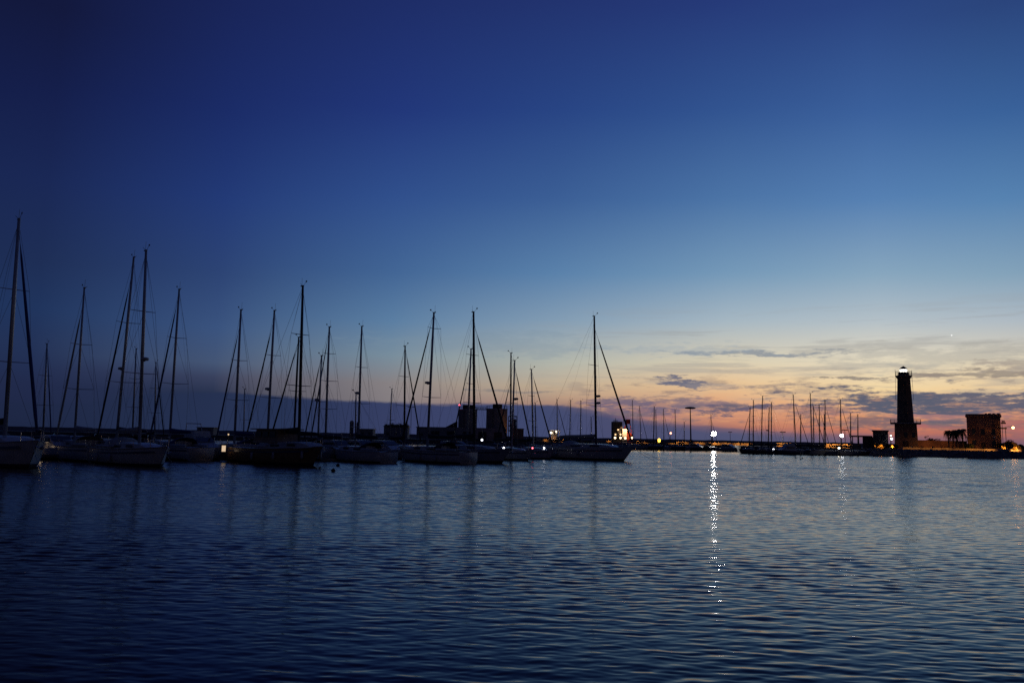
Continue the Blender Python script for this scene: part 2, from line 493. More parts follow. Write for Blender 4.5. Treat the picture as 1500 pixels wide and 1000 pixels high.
    def vadd(a, b_):
        n = t.nodes.new('ShaderNodeVectorMath'); n.operation = 'ADD'; t.links.new(a, n.inputs[0]); t.links.new(b_, n.inputs[1]); return n.outputs[0]
    # wave slopes finer than the mesh: ripples, chop and broad gust patches
    lee = mr(165, 232, 1.0, 0.16)
    sl = vadd(nzc(3.4, 12.0, 2, 0.08, mr(6, 40, 0.13, 0.40)), nzc(0.75, 3.1, 2, 0.1, mr(14, 60, 0.0, 0.42)))
    sl = vadd(sl, nzc(0.16, 0.7, 2, 0.05, mr(30, 90, 0.0, 0.26)))
    cb = t.nodes.new('ShaderNodeCombineXYZ'); t.links.new(mul(mr(9, 60, 0.02, 0.09), lee), cb.inputs[1])
    aniso = t.nodes.new('ShaderNodeVectorMath'); aniso.operation = 'MULTIPLY'; t.links.new(sl, aniso.inputs[0]); aniso.inputs[1].default_value = (0.62, 1.0, 0.0)
    scl = t.nodes.new('ShaderNodeVectorMath'); scl.operation = 'SCALE'; t.links.new(aniso.outputs[0], scl.inputs[0]); t.links.new(lee, scl.inputs['Scale'])
    nb = t.nodes.new('ShaderNodeVectorMath'); nb.operation = 'SUBTRACT'; t.links.new(vadd(g.outputs['Normal'], scl.outputs[0]), nb.inputs[0]); t.links.new(cb.outputs[0], nb.inputs[1])
    nn = t.nodes.new('ShaderNodeVectorMath'); nn.operation = 'NORMALIZE'; t.links.new(nb.outputs[0], nn.inputs[0])
    t.links.new(nn.outputs[0], b.inputs['Normal'])
    me.materials.append(m)


build_water()


# ------------------------------------------------------------------ quays, breakwater
def prism(name, poly, z0, z1, material, **k):
    b = MB(); n = len(poly)
    vs = [(x, y, z0) for x, y in poly] + [(x, y, z1) for x, y in poly]
    fs = [tuple(range(n - 1, -1, -1)), tuple(range(n, 2 * n))] + [(i, (i + 1) % n, (i + 1) % n + n, i + n) for i in range(n)]
    return tag(b.add(vs, fs).build(name, material), **k)


QZ = 1.85
q_front = [(-420, 318), (-120, 312), (20, 292), atz(1075, 279, 0).xy[:], atz(1085, 232, 0).xy[:], atz(1262, 218, 0).xy[:],
           atz(1350, 212, 0).xy[:], atz(1500, 216, 0).xy[:], (260, 226), (420, 240)]
prism('harbour_quay', [tuple(p) for p in q_front] + [(420, 540), (-420, 540)], -1.0, QZ, asphalt, kind='structure')


def rock_mesh(pts, r0_, r1_, seed):
    g = random.Random(seed); b = MB()
    for p in pts:
        r = g.uniform(r0_, r1_); o = len(b.v)
        b.ball(p, r, 6, (g.uniform(0.7, 1.4), g.uniform(0.7, 1.2), g.uniform(0.5, 0.9)))
        for i in range(o, len(b.v)):
            x = b.v[i]; b.v[i] = (x[0] + g.uniform(-.2, .2) * r, x[1] + g.uniform(-.2, .2) * r, x[2] + g.uniform(-.22, .22) * r)
    return b


pts = []
for u in np.arange(1266, 1530, 0.85):
    Yq = np.interp(u, [1262, 1350, 1500, 1540], [218, 212, 216, 218])
    for k in range(4):
        p = atz(u + random.uniform(-.6, .6), Yq - 3.4 + k * 1.15 + random.uniform(-.3, .3), 0)
        pts.append((p.x, p.y, -0.15 + k * 0.47 + random.uniform(-.15, .15)))
tag(rock_mesh(pts, 0.42, 0.78, 3).build('riprap_rocks', rock), kind='stuff')

# breakwater: long rough wall behind everything
b = MB(); xs = np.arange(-520, 520, 4.0); g = random.Random(5); vs = []; fs = []
for i, x in enumerate(xs):
    h = 4.55 + g.uniform(-.18, .18); yb = 560 + 0.02 * x
    for dy, z in ((-9, -0.5), (-5, 2.2 + g.uniform(-.3, .3)), (-2, h), (2, h + g.uniform(-.1, .1)), (8, -0.5)):
        vs.append((x, yb + dy + g.uniform(-.3, .3), z))
for i in range(len(xs) - 1):
    for k in range(4): fs.append((i * 5 + k, i * 5 + k + 1, i * 5 + k + 6, i * 5 + k + 5))
b.add(vs, fs); tag(b.build('breakwater', rock), 'long low rocky breakwater closing the harbour along the horizon', 'breakwater')


# ------------------------------------------------------------------ sailing boats
HEAD_R = Vector((0.74, -0.67, 0)).normalized()
BOAT_GROUPS = {'near': 'yachts moored bow out along the pontoon', 'back': 'yachts on the far side of the pontoon', 'centre': 'far sailboats along the middle quay', 'right': 'sailboats moored left of the lighthouse', 'mid': 'distant sailboats behind the front yachts'}


def hull_mesh(L, B, fb, xa, rake=0.12, ns=13):
    ts = [i / (ns - 1) for i in range(ns)]; sec = [(1.0, 1.0), (0.985, 0.55), (0.93, 0.16), (0.82, -0.0), (0.5, -0.25), (0.02, -0.4)]
    vs = []; sheer = []
    for t in ts:
        sh = (0.74 + 0.26 * math.sin(min(t / 0.42, 1) * math.pi / 2)) if t < 0.42 else max(0.0, 1 - ((t - 0.42) / 0.58) ** 2.1)
        zs = fb * (1 + 0.30 * max(0, (t - 0.35) / 0.65) ** 1.8 + 0.05 * (1 - t) ** 2)
        for sgn in (1, -1):
            for k, (fy, fz) in enumerate(sec if sgn == 1 else sec[::-1]):
                z = fz * zs if fz > 0 else fz * 0.9
                x = xa + t * L - (1 - max(fz, -0.3)) * rake * L * t ** 5 * 0.8
                if t == 0: x -= 0.0
                vs.append((x, sgn * (B / 2 * sh * fy + 0.02), z))
        sheer.append((xa + t * L, B / 2 * sh + 0.02, zs))
    fs = []; mi = []; n = 12
    for i in range(ns - 1):
        for k in range(n - 1):
            fs.append((i * n + k, i * n + k + 1, (i + 1) * n + k + 1, (i + 1) * n + k)); mi.append(1 if 2 <= k <= 8 else 0)
    fs.append(tuple(range(n - 1, -1, -1))); mi.append(0)
    return vs, fs, mi, sheer


def rot2(v, a):
    c, s = math.cos(a), math.sin(a); return Vector((v.x * c - v.y * s, v.x * s + v.y * c, v.z))


def sailboat(label, base_u, Y, top, head, bow_u=None, L=None, sp=(), radar=(), fs=None, jib='dark', mastm=None, row='back',
             boom=True, cover='dark', hullm=None, sprayhood=True, lit=None, detail=2, lit_mast=False, cat='sailboat', pilot=False,
             mr_=None, aft=0.58, fenders=0, antenna=True, stripe=True, L_k=0.78, wl_base=None, dinghy=False):
    """base_u: photo column of the mast foot; top: photo pixel of the masthead; Y: distance"""
    pb = atz(base_u, Y, 0.0); pt = at(top[0], top[1], Y); H = pt.z
    head = Vector((head[0], head[1], 0)).normalized(); ang = math.atan2(head.y, head.x)
    s = None
    if bow_u is not None:
        lo, hi = 0.5, 12.0
        sgn = 1 if bow_u > base_u else -1
        for _ in range(30):
            mid = (lo + hi) / 2; p = pb + head * mid + Vector((0, 0, 1.2))
            d = p - Vector((0, 0, CAMZ)); uu = 750 + F * d.dot(rt) / d.dot(fwd)
            if sgn * (uu - bow_u) < 0: lo = mid
            else: hi = mid
        s = min(max(lo, 0.22 * H), 0.42 * H)
    if L is None: L = (s / (1 - aft)) if s else min(max(H * L_k, 6.0), 16)
    L = min(max(L, 5.5), 17)
    if s is None: s = L * (1 - aft)
    fb = 0.48 + 0.058 * L; B = 0.9 + 0.235 * L
    xa = s - L
    root = thing('sailboat', (pb.x, pb.y, 0.0), label, cat, BOAT_GROUPS[row], ang)
    hm = hullm or gel
    vs, fcs, mi, sheer = hull_mesh(L, B, fb, xa)
    hb = MB(); hb.v = vs; hb.f = fcs; hb.m = mi; hb.build('hull', [hm, antif], root, True)
    d = MB(); dv = []; df = []
    for x, y, z in sheer: dv += [(x, y, z - 0.015), (x, 0, z + 0.07), (x, -y, z - 0.015)]
    for i in range(len(sheer) - 1):
        for k in range(2): df.append((i * 3 + k, (i + 1) * 3 + k, (i + 1) * 3 + k + 1, i * 3 + k + 1))
    d.add(dv, df)
    for sg in (1, -1):
        d.tube([(x, sg * (y + 0.01), z + 0.02) for x, y, z in sheer], 0.035, 4)
    d.build('deck', teak if random.random() < 0.4 else deckw, root, True)

    def zdeck(x):
        return float(np.interp(x, [q[0] for q in sheer], [q[2] for q in sheer]))

    def ydeck(x):
        return float(np.interp(x, [q[0] for q in sheer], [q[1] for q in sheer]))
    # cabin trunk
    ch = 0.32 + 0.017 * L
    x1, x0 = min(s * 0.55, 0.13 * L + 0.4), -0.24 * L
    cv = []; cf = []
    prof = [(x1 + 0.7, 0.25, 0.02), (x1, 0.36, 0.6), (x1 * 0.3, 0.42, 0.9), (x0 * 0.5, 0.44, 1.0), (x0, 0.42, 1.05)]
    for x, w, hh in prof:
        hw = B * w * 0.72; zz = zdeck(x)
        cv += [(x, hw, zz - 0.05), (x, hw * 0.86, zz + ch * hh), (x, 0, zz + ch * hh + 0.06), (x, -hw * 0.86, zz + ch * hh), (x, -hw, zz - 0.05)]
    for i in range(len(prof) - 1):
        for k in range(4): cf.append((i * 5 + k, i * 5 + k + 1, (i + 1) * 5 + k + 1, (i + 1) * 5 + k))
    cf.append(tuple(range(4, -1, -1))); cf.append(tuple(20 + k for k in range(5)))
    cab = MB().add(cv, cf).build('cabin', hm if hm is gel else deckw, root)
    if detail >= 1:
        for sg in (1, -1):
            for xx, ln in ((x1 * 0.25, 0.09 * L), (x0 * 0.62, 0.1 * L)):
                hw = B * 0.43 * 0.72 * 0.93; zz = zdeck(xx) + ch * 0.5
                MB().box((xx, sg * (hw + 0.035), zz), (ln, 0.04, ch * 0.4)).build('window', glass, cab)
    if pilot:
        pz = zdeck(x0) + ch; ph = 1.15
        p_ = MB().box((x0 * 1.15, 0, pz + ph / 2 - 0.05), (0.30 * L, B * 0.58, ph), 0, 0.86)
        p_.box((x0 * 1.15, 0, pz + ph), (0.36 * L, B * 0.62, 0.09))
        pc = p_.build('pilothouse', hm, root)
        for sg in (1, -1):
            for k in (-1, 0, 1): MB().box((x0 * 1.15 + k * 0.085 * L, sg * B * 0.278, pz + ph * 0.6), (0.065 * L, 0.06, ph * 0.4)).build('window', glass, pc)
    # cockpit coaming + sprayhood
    cp = MB()
    for sg in (1, -1):
        xs_ = [x0, x0 - 0.1 * L, xa + 0.08 * L]
        cp.tube([(x, sg * min(B * 0.3, ydeck(x) * 0.8), zdeck(x) + 0.2) for x in xs_], [0.17, 0.16, 0.1], 6)
    cp.build('cockpit_coaming', deckw, root)
    if sprayhood and detail >= 1 and not pilot:
        sv = []; sf = []; zz = zdeck(x0) + ch * 0.9; hw = B * 0.34
        for i, (dx, hh) in enumerate(((0.55, 0.02), (0.25, 0.45), (-0.2, 0.62), (-0.75, 0.62))):
            for k in range(7):
                q = math.pi * k / 6; sv.append((x0 + dx, hw * math.cos(q), zz - 0.25 + (hh + 0.12) * math.sin(q) ** 0.7))
        for i in range(3):
            for k in range(6): sf.append((i * 7 + k, i * 7 + k + 1, (i + 1) * 7 + k + 1, (i + 1) * 7 + k))
        MB().add(sv, sf).build('sprayhood', {'blue': blue_cloth, 'dark': dark_cloth, 'pale': pale_cloth}[cover], root, True)
    # mast: leans as in the photo
    tl = rot2(Vector((pt.x - pb.x, pt.y - pb.y, 0)), -ang); tl.z = H
    zb = zdeck(0) + 0.02
    bl = Vector((0, 0, 0)) + tl * (zb / H)
    rm = mr_ or (0.038 + 0.0058 * H)
    mm = mastm or alu
    P = lambda z: tl * (z / H)
    mb = MB().tube([bl, P(H * 0.7), P(H)], [rm, rm, rm * 0.72], 8)
    mb.box(P(H) + Vector((-0.08, 0, 0.02)), (0.38, 0.12, 0.09))
    mast = mb.build('mast', mm, root, True)
    spz = [at(base_u + (top[0] - base_u) * 0.5, v, Y).z for v in sp] or ([H * 0.42, H * 0.7] if H > 11 else [H * 0.5])
    ends = []
    for z in sorted(spz):
        hl = (0.088 if z < 0.6 * H else 0.062) * H * 0.95
        for sg in (1, -1):
            e = P(z) + Vector((-hl * 0.22, sg * hl, 0.05))
            if detail >= 1: MB().tube([P(z), e], [0.035, 0.022], 5).build('spreader', mm, mast)
            ends.append((sg, z, e))
    for v in radar:
        z = at(base_u, v, Y).z; p = P(z) + Vector((rm + 0.34, 0, 0))
        rd = MB().lathe([(0.05, -0.14), (0.24, -0.12), (0.3, 0.0), (0.24, 0.11), (0.05, 0.14)], p, 12)
        rd.box(p + Vector((-0.25, 0, -0.17)), (0.5, 0.1, 0.05)); rd.build('radar_dome', deckw, mast, True)
    if antenna and detail >= 1:
        a = MB().tube([P(H) + Vector((-0.2, 0.04, 0)), P(H) + Vector((-0.22, 0.04, 0.75))], 0.012, 4)
        a.tube([P(H) + Vector((0.1, 0, 0)), P(H) + Vector((0.42, 0, 0.28)), P(H) + Vector((0.6, 0, 0.3))], 0.014, 4)
        a.box(P(H) + Vector((0.52, 0, 0.36)), (0.2, 0.02, 0.12))
        a.tube([P(H) + Vector((0.05, -0.05, 0)), P(H) + Vector((0.0, -0.25, 0.2))], 0.014, 4)
        a.build('masthead_antenna', dmast, mast)
    # rigging
    rw = 0.011 if Y < 130 else 0.016
    rg = MB()
    for sg in (1, -1):
        chain = Vector((-0.15, sg * ydeck(-0.15) * 0.93, zdeck(0)))
        es = [e for q, z, e in ends if q == sg]
        rg.tube([chain] + es + [P(H * 0.985)], rw, 3)
        if es: rg.tube([chain + Vector((0.25, 0, 0)), P(sorted(spz)[0] * 0.99)], rw, 3)
        if len(es) > 1: rg.tube([es[0], P(sorted(spz)[1] * 0.99)], rw, 3)
    st = Vector((xa + 0.1, 0, zdeck(xa) + 0.05))
    rg.tube([P(H), st], rw, 3)
    rg.build('rigging', wire, root)
    bow = Vector((s - 0.18, 0, zdeck(s) + 0.1))
    if fs is not None:
        zf = at(top[0], fs, Y).z; a = P(zf) + Vector((rm, 0, 0))
        rj = 0.05 + 0.0045 * L if jib != 'wire' else 0.012
        jm = {'blue': blue_cloth, 'dark': dark_cloth, 'pale': pale_cloth, 'wire': wire}[jib]
        pts_ = [bow.lerp(a, t) for t in (0.03, 0.12, 0.5, 0.85, 0.93, 1.0)]
        MB().tube(pts_, [rj * 0.6, rj, rj * 0.9, rj * 0.62, 0.016, 0.016], 6).build('furled_jib' if jib != 'wire' else 'forestay', jm, root, True)
    # boom and stowed sail
    if boom:
        bz = zb + 0.95 + 0.02 * L; e = Vector((-0.40 * L, 0, bz + 0.12)); gq = P(bz)
        bo = MB().tube([gq, e], [0.075, 0.06], 6)
        bo.tube([e, P(H)], 0.007 if Y < 130 else 0.01, 3)
        bo = bo.build('boom', mm, root)
        cm_ = {'blue': blue_cloth, 'dark': dark_cloth, 'pale': pale_cloth}[cover]
        q = [gq + Vector((-0.05, 0, 0.5)), gq + Vector((-0.35, 0, 0.30)), gq.lerp(e, 0.4) + Vector((0, 0, 0.19)), gq.lerp(e, 0.8) + Vector((0, 0, 0.14)), gq.lerp(e, 0.97) + Vector((0, 0, 0.09))]
        MB().tube(q, [0.10, 0.24, 0.21, 0.16, 0.07], 8).build('sail_cover', cm_, bo, True)
    if detail >= 2:
        pz = zdeck(s) + 0.08
        pu = MB(); hw = ydeck(s - 1.3)
        pu.tube([(s - 1.3, hw, zdeck(s - 1.3) + 0.62), (s - 0.5, ydeck(s - 0.5) + 0.05, pz + 0.62), (s + 0.05, 0, pz + 0.64), (s - 0.5, -ydeck(s - 0.5) - 0.05, pz + 0.62), (s - 1.3, -hw, zdeck(s - 1.3) + 0.62)], 0.016, 5)
        for x in (s - 1.3, s - 0.5):
            for sg in (1, -1): pu.tube([(x, sg * ydeck(x), zdeck(x)), (x, sg * (ydeck(x) + 0.02), zdeck(x) + 0.62)], 0.015, 5)
        pu.build('pulpit', steel, root)
        for sg in (1, -1):
            gr = MB(); n = 6; xs_ = [xa + 0.3 + (s - 1.3 - xa - 0.3) * i / n for i in range(n + 1)]
            for x in xs_: gr.tube([(x, sg * ydeck(x) * 0.97, zdeck(x)), (x, sg * ydeck(x) * 0.99, zdeck(x) + 0.6)], 0.013, 4)
            for hz in (0.33, 0.6): gr.tube([(x, sg * ydeck(x) * 0.98, zdeck(x) + hz) for x in xs_], 0.007, 3)
            gr.build('guard_rail', steel, root)
        for k in range(fenders):
            x = -0.3 * L + k * 0.22 * L
            for sg in (1, -1):
                fm = MB(); y = ydeck(x) + 0.13
                fm.lathe([(0.03, 0.32), (0.11, 0.25), (0.12, -0.22), (0.04, -0.32)], (x, sg * y, zdeck(x) - 0.62), 8)
                fm.tube([(x, sg * y, zdeck(x) - 0.3), (x, sg * (y - 0.1), zdeck(x) + 0.3)], 0.01, 3)
                fm.build('fender', rubber, root, True)
        if row == 'near':
            for sg in (1, -1):
                p0 = Vector((s - 0.4, sg * 0.25, zdeck(s) + 0.04)); p1 = Vector((s + 4.6, sg * 1.1, -0.15))
                MB().tube([p0.lerp(p1, t) + Vector((0, 0, -0.55 * t * (1 - t))) for t in (0, .2, .4, .6, .8, 1)], 0.016, 4).build('mooring_line', wire, root)
        an = MB().tube([(s - 0.1, 0, zdeck(s) + 0.05), (s + 0.22, 0, zdeck(s) - 0.05), (s + 0.18, 0, zdeck(s) - 0.4)], 0.035, 5)
        an.tube([(s + 0.18, -0.22, zdeck(s) - 0.32), (s + 0.2, 0, zdeck(s) - 0.45), (s + 0.18, 0.22, zdeck(s) - 0.32)], 0.035, 5)
        an.build('anchor', steel, root)
        if stripe:
            for sg in (1, -1):
                ss = MB(); v2 = []; f2 = []
                for x, y, z in sheer[:-1]:
                    v2 += [(x, sg * (y + 0.012), z * 0.84), (x, sg * (y + 0.012), z * 0.74)]
                for i in range(len(sheer) - 2): f2.append((2 * i, 2 * i + 1, 2 * i + 3, 2 * i + 2))
                ss.add(v2, f2).build('hull_stripe', navy if hm is not navy else gel, root)
    if lit:
        for (u, v, kind) in lit:
            # a small lamp on the side of the boat towards the camera
            w = at(u, v, Y - 1.0); l = rot2(w - Vector((pb.x, pb.y, 0)), -ang)
            r_ = 0.08 if Y < 75 else 0.1
            lm = MB().ball(l, r_, 8); lm.build('deck_light', kind, root, True)
            MB().tube([(l.x, l.y, zdeck(l.x) * 0.6 if l.z < zdeck(l.x) else zdeck(l.x)), l], 0.02, 4).build('light_bracket', iron, root)
    return root


HL = (-0.74, 0.67); HR = (0.74, -0.67)
S = sailboat
# --- front row, bows out to the right
S('white sailboat at the left edge of the photo, tallest mast there, thick blue furled jib', 4, 56, (28, 321), HR, bow_u=55, sp=(424, 530), fs=338, jib='blue', cover='dark', row='near', fenders=2, lit=[(10, 641, L_warm)], mr_=0.14)
S('white sailboat whose very tall bare mast carries a forked masthead', 203, 61, (214, 367), HR, bow_u=245, sp=(456, 547), radar=(526,), fs=378, jib='wire', cover='pale', row='near', fenders=2, lit=[(229, 655, L_small)], mr_=0.13)
S('wooden motor sailer with pilothouse and a thick black mast, bow below the mast', 437, 68, (443.6, 419), HR, bow_u=468, L=13, aft=0.72, sp=(490, 565), fs=430, jib='wire', mastm=dmast, cover='dark', row='near', pilot=True, hullm=wood_hull, fenders=3, mr_=0.13, cat='sailboat')
S('white sailboat with two furled jibs slanting left, moored before the left silo', 625, 83, (635.6, 458), HL, bow_u=585, sp=(481, 582), radar=(560,), fs=464, jib='dark', cover='dark', row='near', fenders=2, mr_=0.13)
S('grey hulled sailboat with bow to the right, tall mast between the two silos', 695, 86, (693.7, 457), HR, bow_u=748, sp=(520, 590), fs=477, jib='dark', mastm=dmast, cover='dark', row='near', hullm=grey_hull, fenders=2, lit=[(738, 656, L_small)], mr_=0.14)
S('pale sailboat with dark canopy and raked mast just right of the right silo', 749, 98, (754, 528), HR, bow_u=781, sp=(590,), radar=(584,), fs=538, jib='dark', cover='dark', row='near', lit=[(780, 656, L_red)])
S('small sailboat with dark furled jib leading down to the lit kiosk', 781.6, 106, (778.5, 541), HR, bow_u=812, fs=546, jib='dark', row='near', lit=[(797, 656, L_small)])
S('large white sloop with long hull and lone tall mast in the middle of the harbour', 873.5, 106, (870.5, 463), HR, bow_u=929, L=16.2, aft=0.62, sp=(535, 594), radar=(580, 590), fs=484, jib='dark', mastm=dmast, cover='pale', row='near', hullm=gel, fenders=2, lit=[(897, 652, L_small)], mr_=0.15)
# --- back row, bows away to the left
S('small sailboat with a short mast and steep dark jib near the left edge', 62, 100, (69, 504), HR, bow_u=76, fs=508, jib='blue', row='back', detail=1)
S('sailboat with thin raked mast and two wide spreaders, second tall mast from left', 107, 70, (123.5, 422), HL, bow_u=80, sp=(504.5, 570), fs=446, jib='pale', cover='pale', row='back', mr_=0.10)
S('sailboat with strongly raked mast and radar, left neighbour of the forked masthead', 168, 76, (196, 377), HL, bow_u=140, sp=(473, 560), radar=(539,), fs=404, jib='dark', cover='dark', row='back', mr_=0.13)
S('distant short mast between the two tallest left masts', 193, 110, (199.5, 511), HL, row='mid', detail=1)
S('distant short mast with a stay to the right, just left of the long blue jib', 226, 115, (228.5, 531), HR, bow_u=242, fs=535, jib='dark', row='mid', detail=1)
S('sailboat with a long dark blue furled jib slanting left under a pale mast', 246.5, 77, (262.5, 424), HL, bow_u=217, sp=(495, 562), fs=436, jib='blue', cover='blue', row='back', mr_=0.12)
S('sailboat with bright blue furled jib slanting far left, mast over a dark boom cover', 342, 80, (353, 454), HL, bow_u=314, sp=(528, 586), fs=478, jib='blue', cover='blue', row='back')
S('distant bare mast right of the bright blue furled jib', 356.5, 120, (358.3, 570), HL, row='mid', detail=1)
S('sailboat with its mast foot lit orange and a small radar', 390, 82, (402, 455), HL, bow_u=357, sp=(520.5, 582.5), radar=(569,), fs=473, jib='dark', cover='pale', row='back', sprayhood=True)  # orange at the mast foot is lamplight; no gear is modelled
S('sailboat with dark mast standing close behind the black mast', 429, 86, (437.6, 494), HL, bow_u=393, sp=(573,), fs=502, jib='dark', cover='dark', row='back', mastm=dmast)
S('sailboat with shorter mast and radar right of the black mast', 464.5, 88, (471, 521), HL, bow_u=442, sp=(588,), radar=(585,), fs=525, jib='dark', row='back')
S('sailboat with three pairs of spreaders, two masts right of the black mast', 475.7, 88, (482.5, 479), HL, bow_u=452, sp=(518, 558, 599), fs=489, jib='dark', row='back')
S('sailboat with bare mast and radar in front of the twin dark towers', 524, 94, (530, 478), HL, bow_u=500, sp=(538, 591), radar=(575,), fs=494, jib='wire', cover='pale', row='back')
S('ketch mizzen sailboat with a short pale mast beside the twin dark towers', 520, 80, (521.5, 576), HL, row='back', detail=1, L=9, fs=None)
S('distant slim mast above the building with bumpy roof', 569.6, 140, (574, 569.6), HL, row='mid', detail=1)
S('sailboat with forestay slanting right, left of the two crossed jibs', 592, 100, (593.4, 507), HR, bow_u=619, sp=(551.5, 594), fs=512, jib='dark', row='back', mastm=dmast)
S('sailboat with mast in front of the left silo, furled jib slanting left', 683.4, 100, (690, 511), HL, bow_u=659, sp=(562,), fs=524, jib='dark', row='back')
S('sailboat with dark upright mast directly left of the raked one by the right silo', 748, 112, (748.5, 517), HL, bow_u=730, sp=(592,), fs=561, jib='dark', row='back', mastm=dmast)
# --- distant boats behind the front row
for lab, ub, ut, vt, fsx, Y in (
        ('distant thin mast just right of the small jib near the right silo', 785, 784, 590, None, 170),
        ('distant sailboat mast right above the lit kiosk, jib slanting right', 816.5, 816, 585, 833, 200),
        ('distant sailboat mast second right of the lit kiosk', 834, 836, 586, None, 200),
        ('distant sailboat mast third right of the lit kiosk', 850, 851, 587, None, 200),
        ('distant short mast just left of the lone tall sloop mast', 866, 866, 611, None, 210),
        ('far bare mast standing right beside the lit work ship', 927.5, 926.5, 586, None, 262),
        ('far sailboat mast with a steep jib right of the lit work ship', 939, 937, 595, 941, 262),
        ('far sailboat with the thickest dark mast over the amber light', 957, 958.5, 595, None, 262),
        ('far slim mast touching the thickest dark mast over the amber light', 961.5, 960.7, 600, None, 266),
        ('far sailboat mast with a jib slanting right to the red lamp', 972.5, 972, 599, 983, 264),
        ('far bare mast left of the round headed floodlight mast', 989.5, 989, 600, None, 264),
        ('far very short mast beside the round headed floodlight mast', 1002, 1002.5, 618, None, 268),
        ('far sailboat mast rising from behind the brilliant white floodlight', 1042.5, 1041.5, 608, 1047, 266)):
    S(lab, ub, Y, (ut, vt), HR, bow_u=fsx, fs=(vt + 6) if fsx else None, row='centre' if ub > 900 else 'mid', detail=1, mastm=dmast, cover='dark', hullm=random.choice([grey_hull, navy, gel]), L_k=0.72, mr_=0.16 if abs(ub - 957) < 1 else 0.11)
# --- row left of the lighthouse
RH = (-0.93, -0.36); RH2 = (0.93, -0.36)
for lab, ub, ut, vt, bu, hd, Y in (
        ('leftmost sailboat of the row before the lighthouse, thick furled jib slanting left', 1097, 1098.7, 597, 1082, RH, 201),
        ('sailboat with the second mast of the row before the lighthouse', 1103.5, 1103.5, 586, None, RH, 204),
        ('sailboat with the third, taller mast of the row before the lighthouse', 1115, 1117, 580, None, RH, 203),
        ('sailboat with radar on a short mast, fourth of the row before the lighthouse', 1125, 1126.7, 597, None, RH, 203),
        ('sailboat with the fifth, pale mast of the row before the lighthouse', 1130, 1130, 589, None, RH, 207),
        ('sailboat with mast leaning left and jib slanting right, behind the flybridge motorboat', 1166.5, 1162, 578, 1188, RH2, 203),
        ('sailboat with short mast right of the flybridge motorboat', 1173, 1173, 607, None, RH2, 210),
        ('sailboat with the tallest mast of the row before the lighthouse', 1190, 1187, 576, 1207, RH2, 204),
        ('sailboat with thin mast crowded against the tallest one of the row', 1192.5, 1191.5, 595, None, RH2, 209),
        ('sailboat with mid height mast right of the tallest of the row, jib slanting right', 1201, 1200, 593, 1217, RH2, 205),
        ('sailboat with thick doubled mast in the right half of the row before the lighthouse', 1209.5, 1208.5, 586, 1228, RH2, 204),
        ('sailboat with short mast hidden against the doubled one', 1207, 1207.5, 607, None, RH2, 212),
        ('sailboat standing under the white lamp left of the lighthouse, jib slanting right', 1233, 1231, 585, 1251, RH2, 205),
        ('sailboat with slim short mast right of the white lamp, near the flat roofed hut', 1246.5, 1246, 605, None, RH2, 212),
        ('rightmost sailboat of the row, slim mast at the flat roofed hut', 1257, 1256.6, 607, None, RH2, 212)):
    S(lab, ub, Y, (ut, vt), hd, bow_u=bu, fs=(vt + 8) if bu else None, row='right', detail=1, mastm=dmast, cover='dark', hullm=random.choice([navy, dark_cloth, grey_hull]), L_k=0.7, mr_=0.13, radar=(630,) if 'radar' in lab else ())


